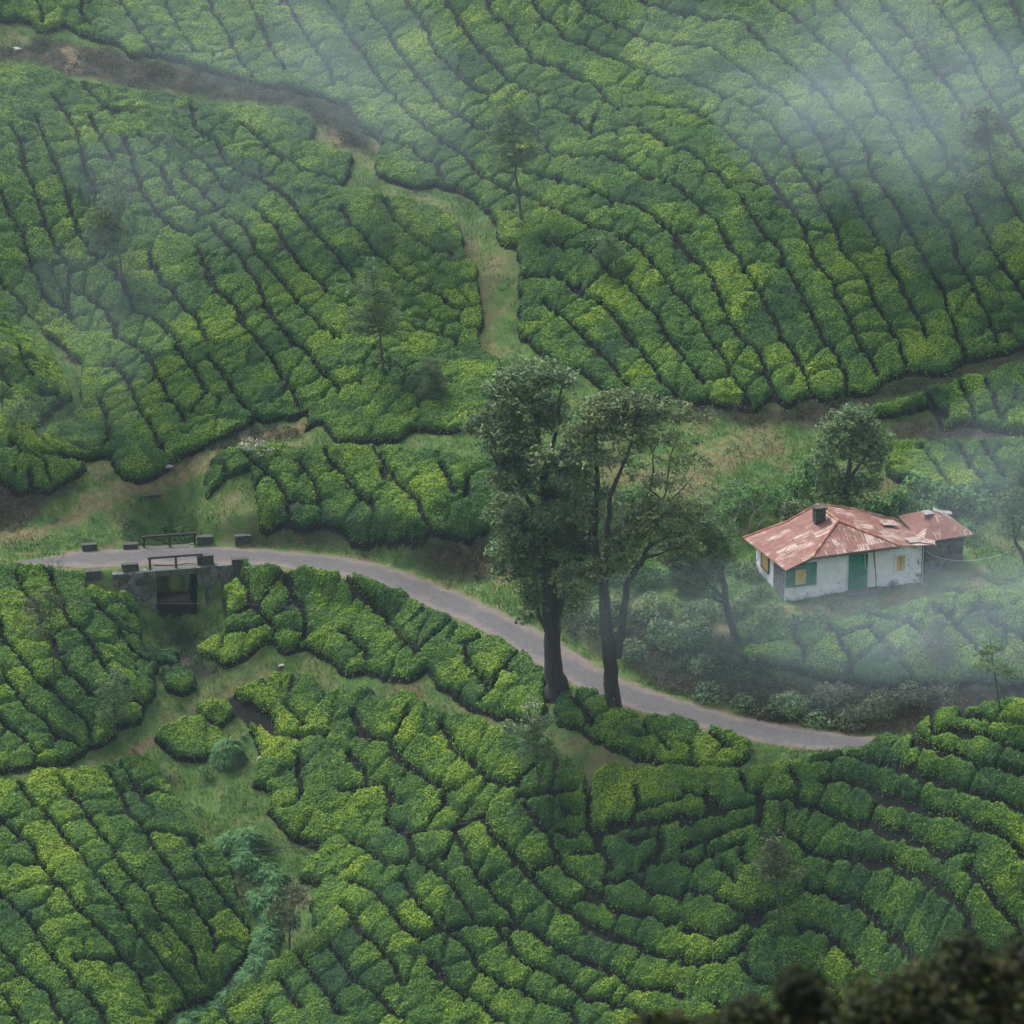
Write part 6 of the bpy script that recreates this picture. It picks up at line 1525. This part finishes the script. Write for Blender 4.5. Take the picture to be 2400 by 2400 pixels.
def vol_mat(name, dens, col=(.62, .80, 1.0), an=.0):
    m = bpy.data.materials.new(name); m.use_nodes = True; nt = m.node_tree; nt.nodes.clear()
    out = nt.nodes.new('ShaderNodeOutputMaterial'); v = nt.nodes.new('ShaderNodeVolumePrincipled')
    v.inputs['Color'].default_value = (*col, 1); v.inputs['Density'].default_value = dens; v.inputs['Anisotropy'].default_value = an
    nt.links.new(v.outputs[0], out.inputs['Volume']); return m
HAZE = .0001
if HAZE > 0:
    a = Acc(); z0 = float(ZZ.min())-1; z1 = float(max(ZZ.max(), CAM[2]))+6
    x0, x1, y0, y1 = X_[0]-2, X_[-1]+2, Y_[0]-2, Y_[-1]+2
    a.box(((x0+x1)/2, (y0+y1)/2, (z0+z1)/2), (x1-x0, y1-y0, z1-z0))
    link('haze', a.build('haze', [vol_mat('valley_haze', HAZE)]), kind='stuff', label='thin bluish haze filling the whole valley', cat='haze')

# low cloud drifting across the slopes: banks made of overlapping soft bodies
import bmesh as _bm
def mist(parts, dens, label):
    bm = _bm.new(); B0 = None
    for (u, v, y, rx, ry, rz, az) in parts:
        C = on_depth(np.float64(u), np.float64(v), y)
        if B0 is None: B0 = C
    obs = []
    for i, (u, v, y, rx, ry, rz, az) in enumerate(parts):
        C = on_depth(np.float64(u), np.float64(v), y)
        bm = _bm.new(); _bm.ops.create_icosphere(bm, subdivisions=5, radius=1)
        ca, sa = math.cos(az), math.sin(az)
        for vt in bm.verts:
            p = vt.co; f = 1+.22*(vnoise(np.float64(p.x*1.7+u), np.float64(p.y*1.7+p.z*1.9+v), 3)-.5)*2+.10*(vnoise(np.float64(p.x*4+u), np.float64(p.y*4+p.z*4+v), 4)-.5)*2
            a_, b_, c_ = p.x*f*rx, p.y*f*ry, p.z*f*rz
            vt.co = Vector((a_*ca-c_*sa, b_, a_*sa+c_*ca))
        me = bpy.data.meshes.new('mist'); bm.to_mesh(me); bm.free()
        for p_ in me.polygons: p_.use_smooth = True
        me.materials.append(vol_mat('drifting_mist', dens*(.7+.6*random.random()), (.72, .85, 1.0), 0))
        link('mist', me, loc=C, kind='stuff', cat='mist', label=label)
MIST = []
for parts, dens, lab in MISTS: mist(parts, dens, lab)

cam = bpy.data.cameras.new('camera'); co = bpy.data.objects.new('camera', cam); COL.objects.link(co)
co.location = CAM; co.rotation_euler = (math.pi/2-TH, 0, 0)
cam.sensor_width = 36; cam.sensor_fit = 'HORIZONTAL'; cam.lens = 18/TF
cam.clip_start = .5; cam.clip_end = 2000
cam.dof.use_dof = True; cam.dof.focus_distance = 238; cam.dof.aperture_fstop = 1.9
scene.camera = co
scene.view_settings.view_transform = 'Standard'; scene.view_settings.look = 'None'
scene.view_settings.exposure = EXPO; scene.view_settings.gamma = 1
scene.cycles.use_denoising = True
try: scene.cycles.denoiser = 'OPENIMAGEDENOISE'
except Exception: pass
scene.cycles.max_bounces = 5; scene.cycles.diffuse_bounces = 3; scene.cycles.glossy_bounces = 2
scene.cycles.transmission_bounces = 3; scene.cycles.volume_bounces = 1; scene.cycles.transparent_max_bounces = 8
scene.cycles.caustics_reflective = False; scene.cycles.caustics_refractive = False
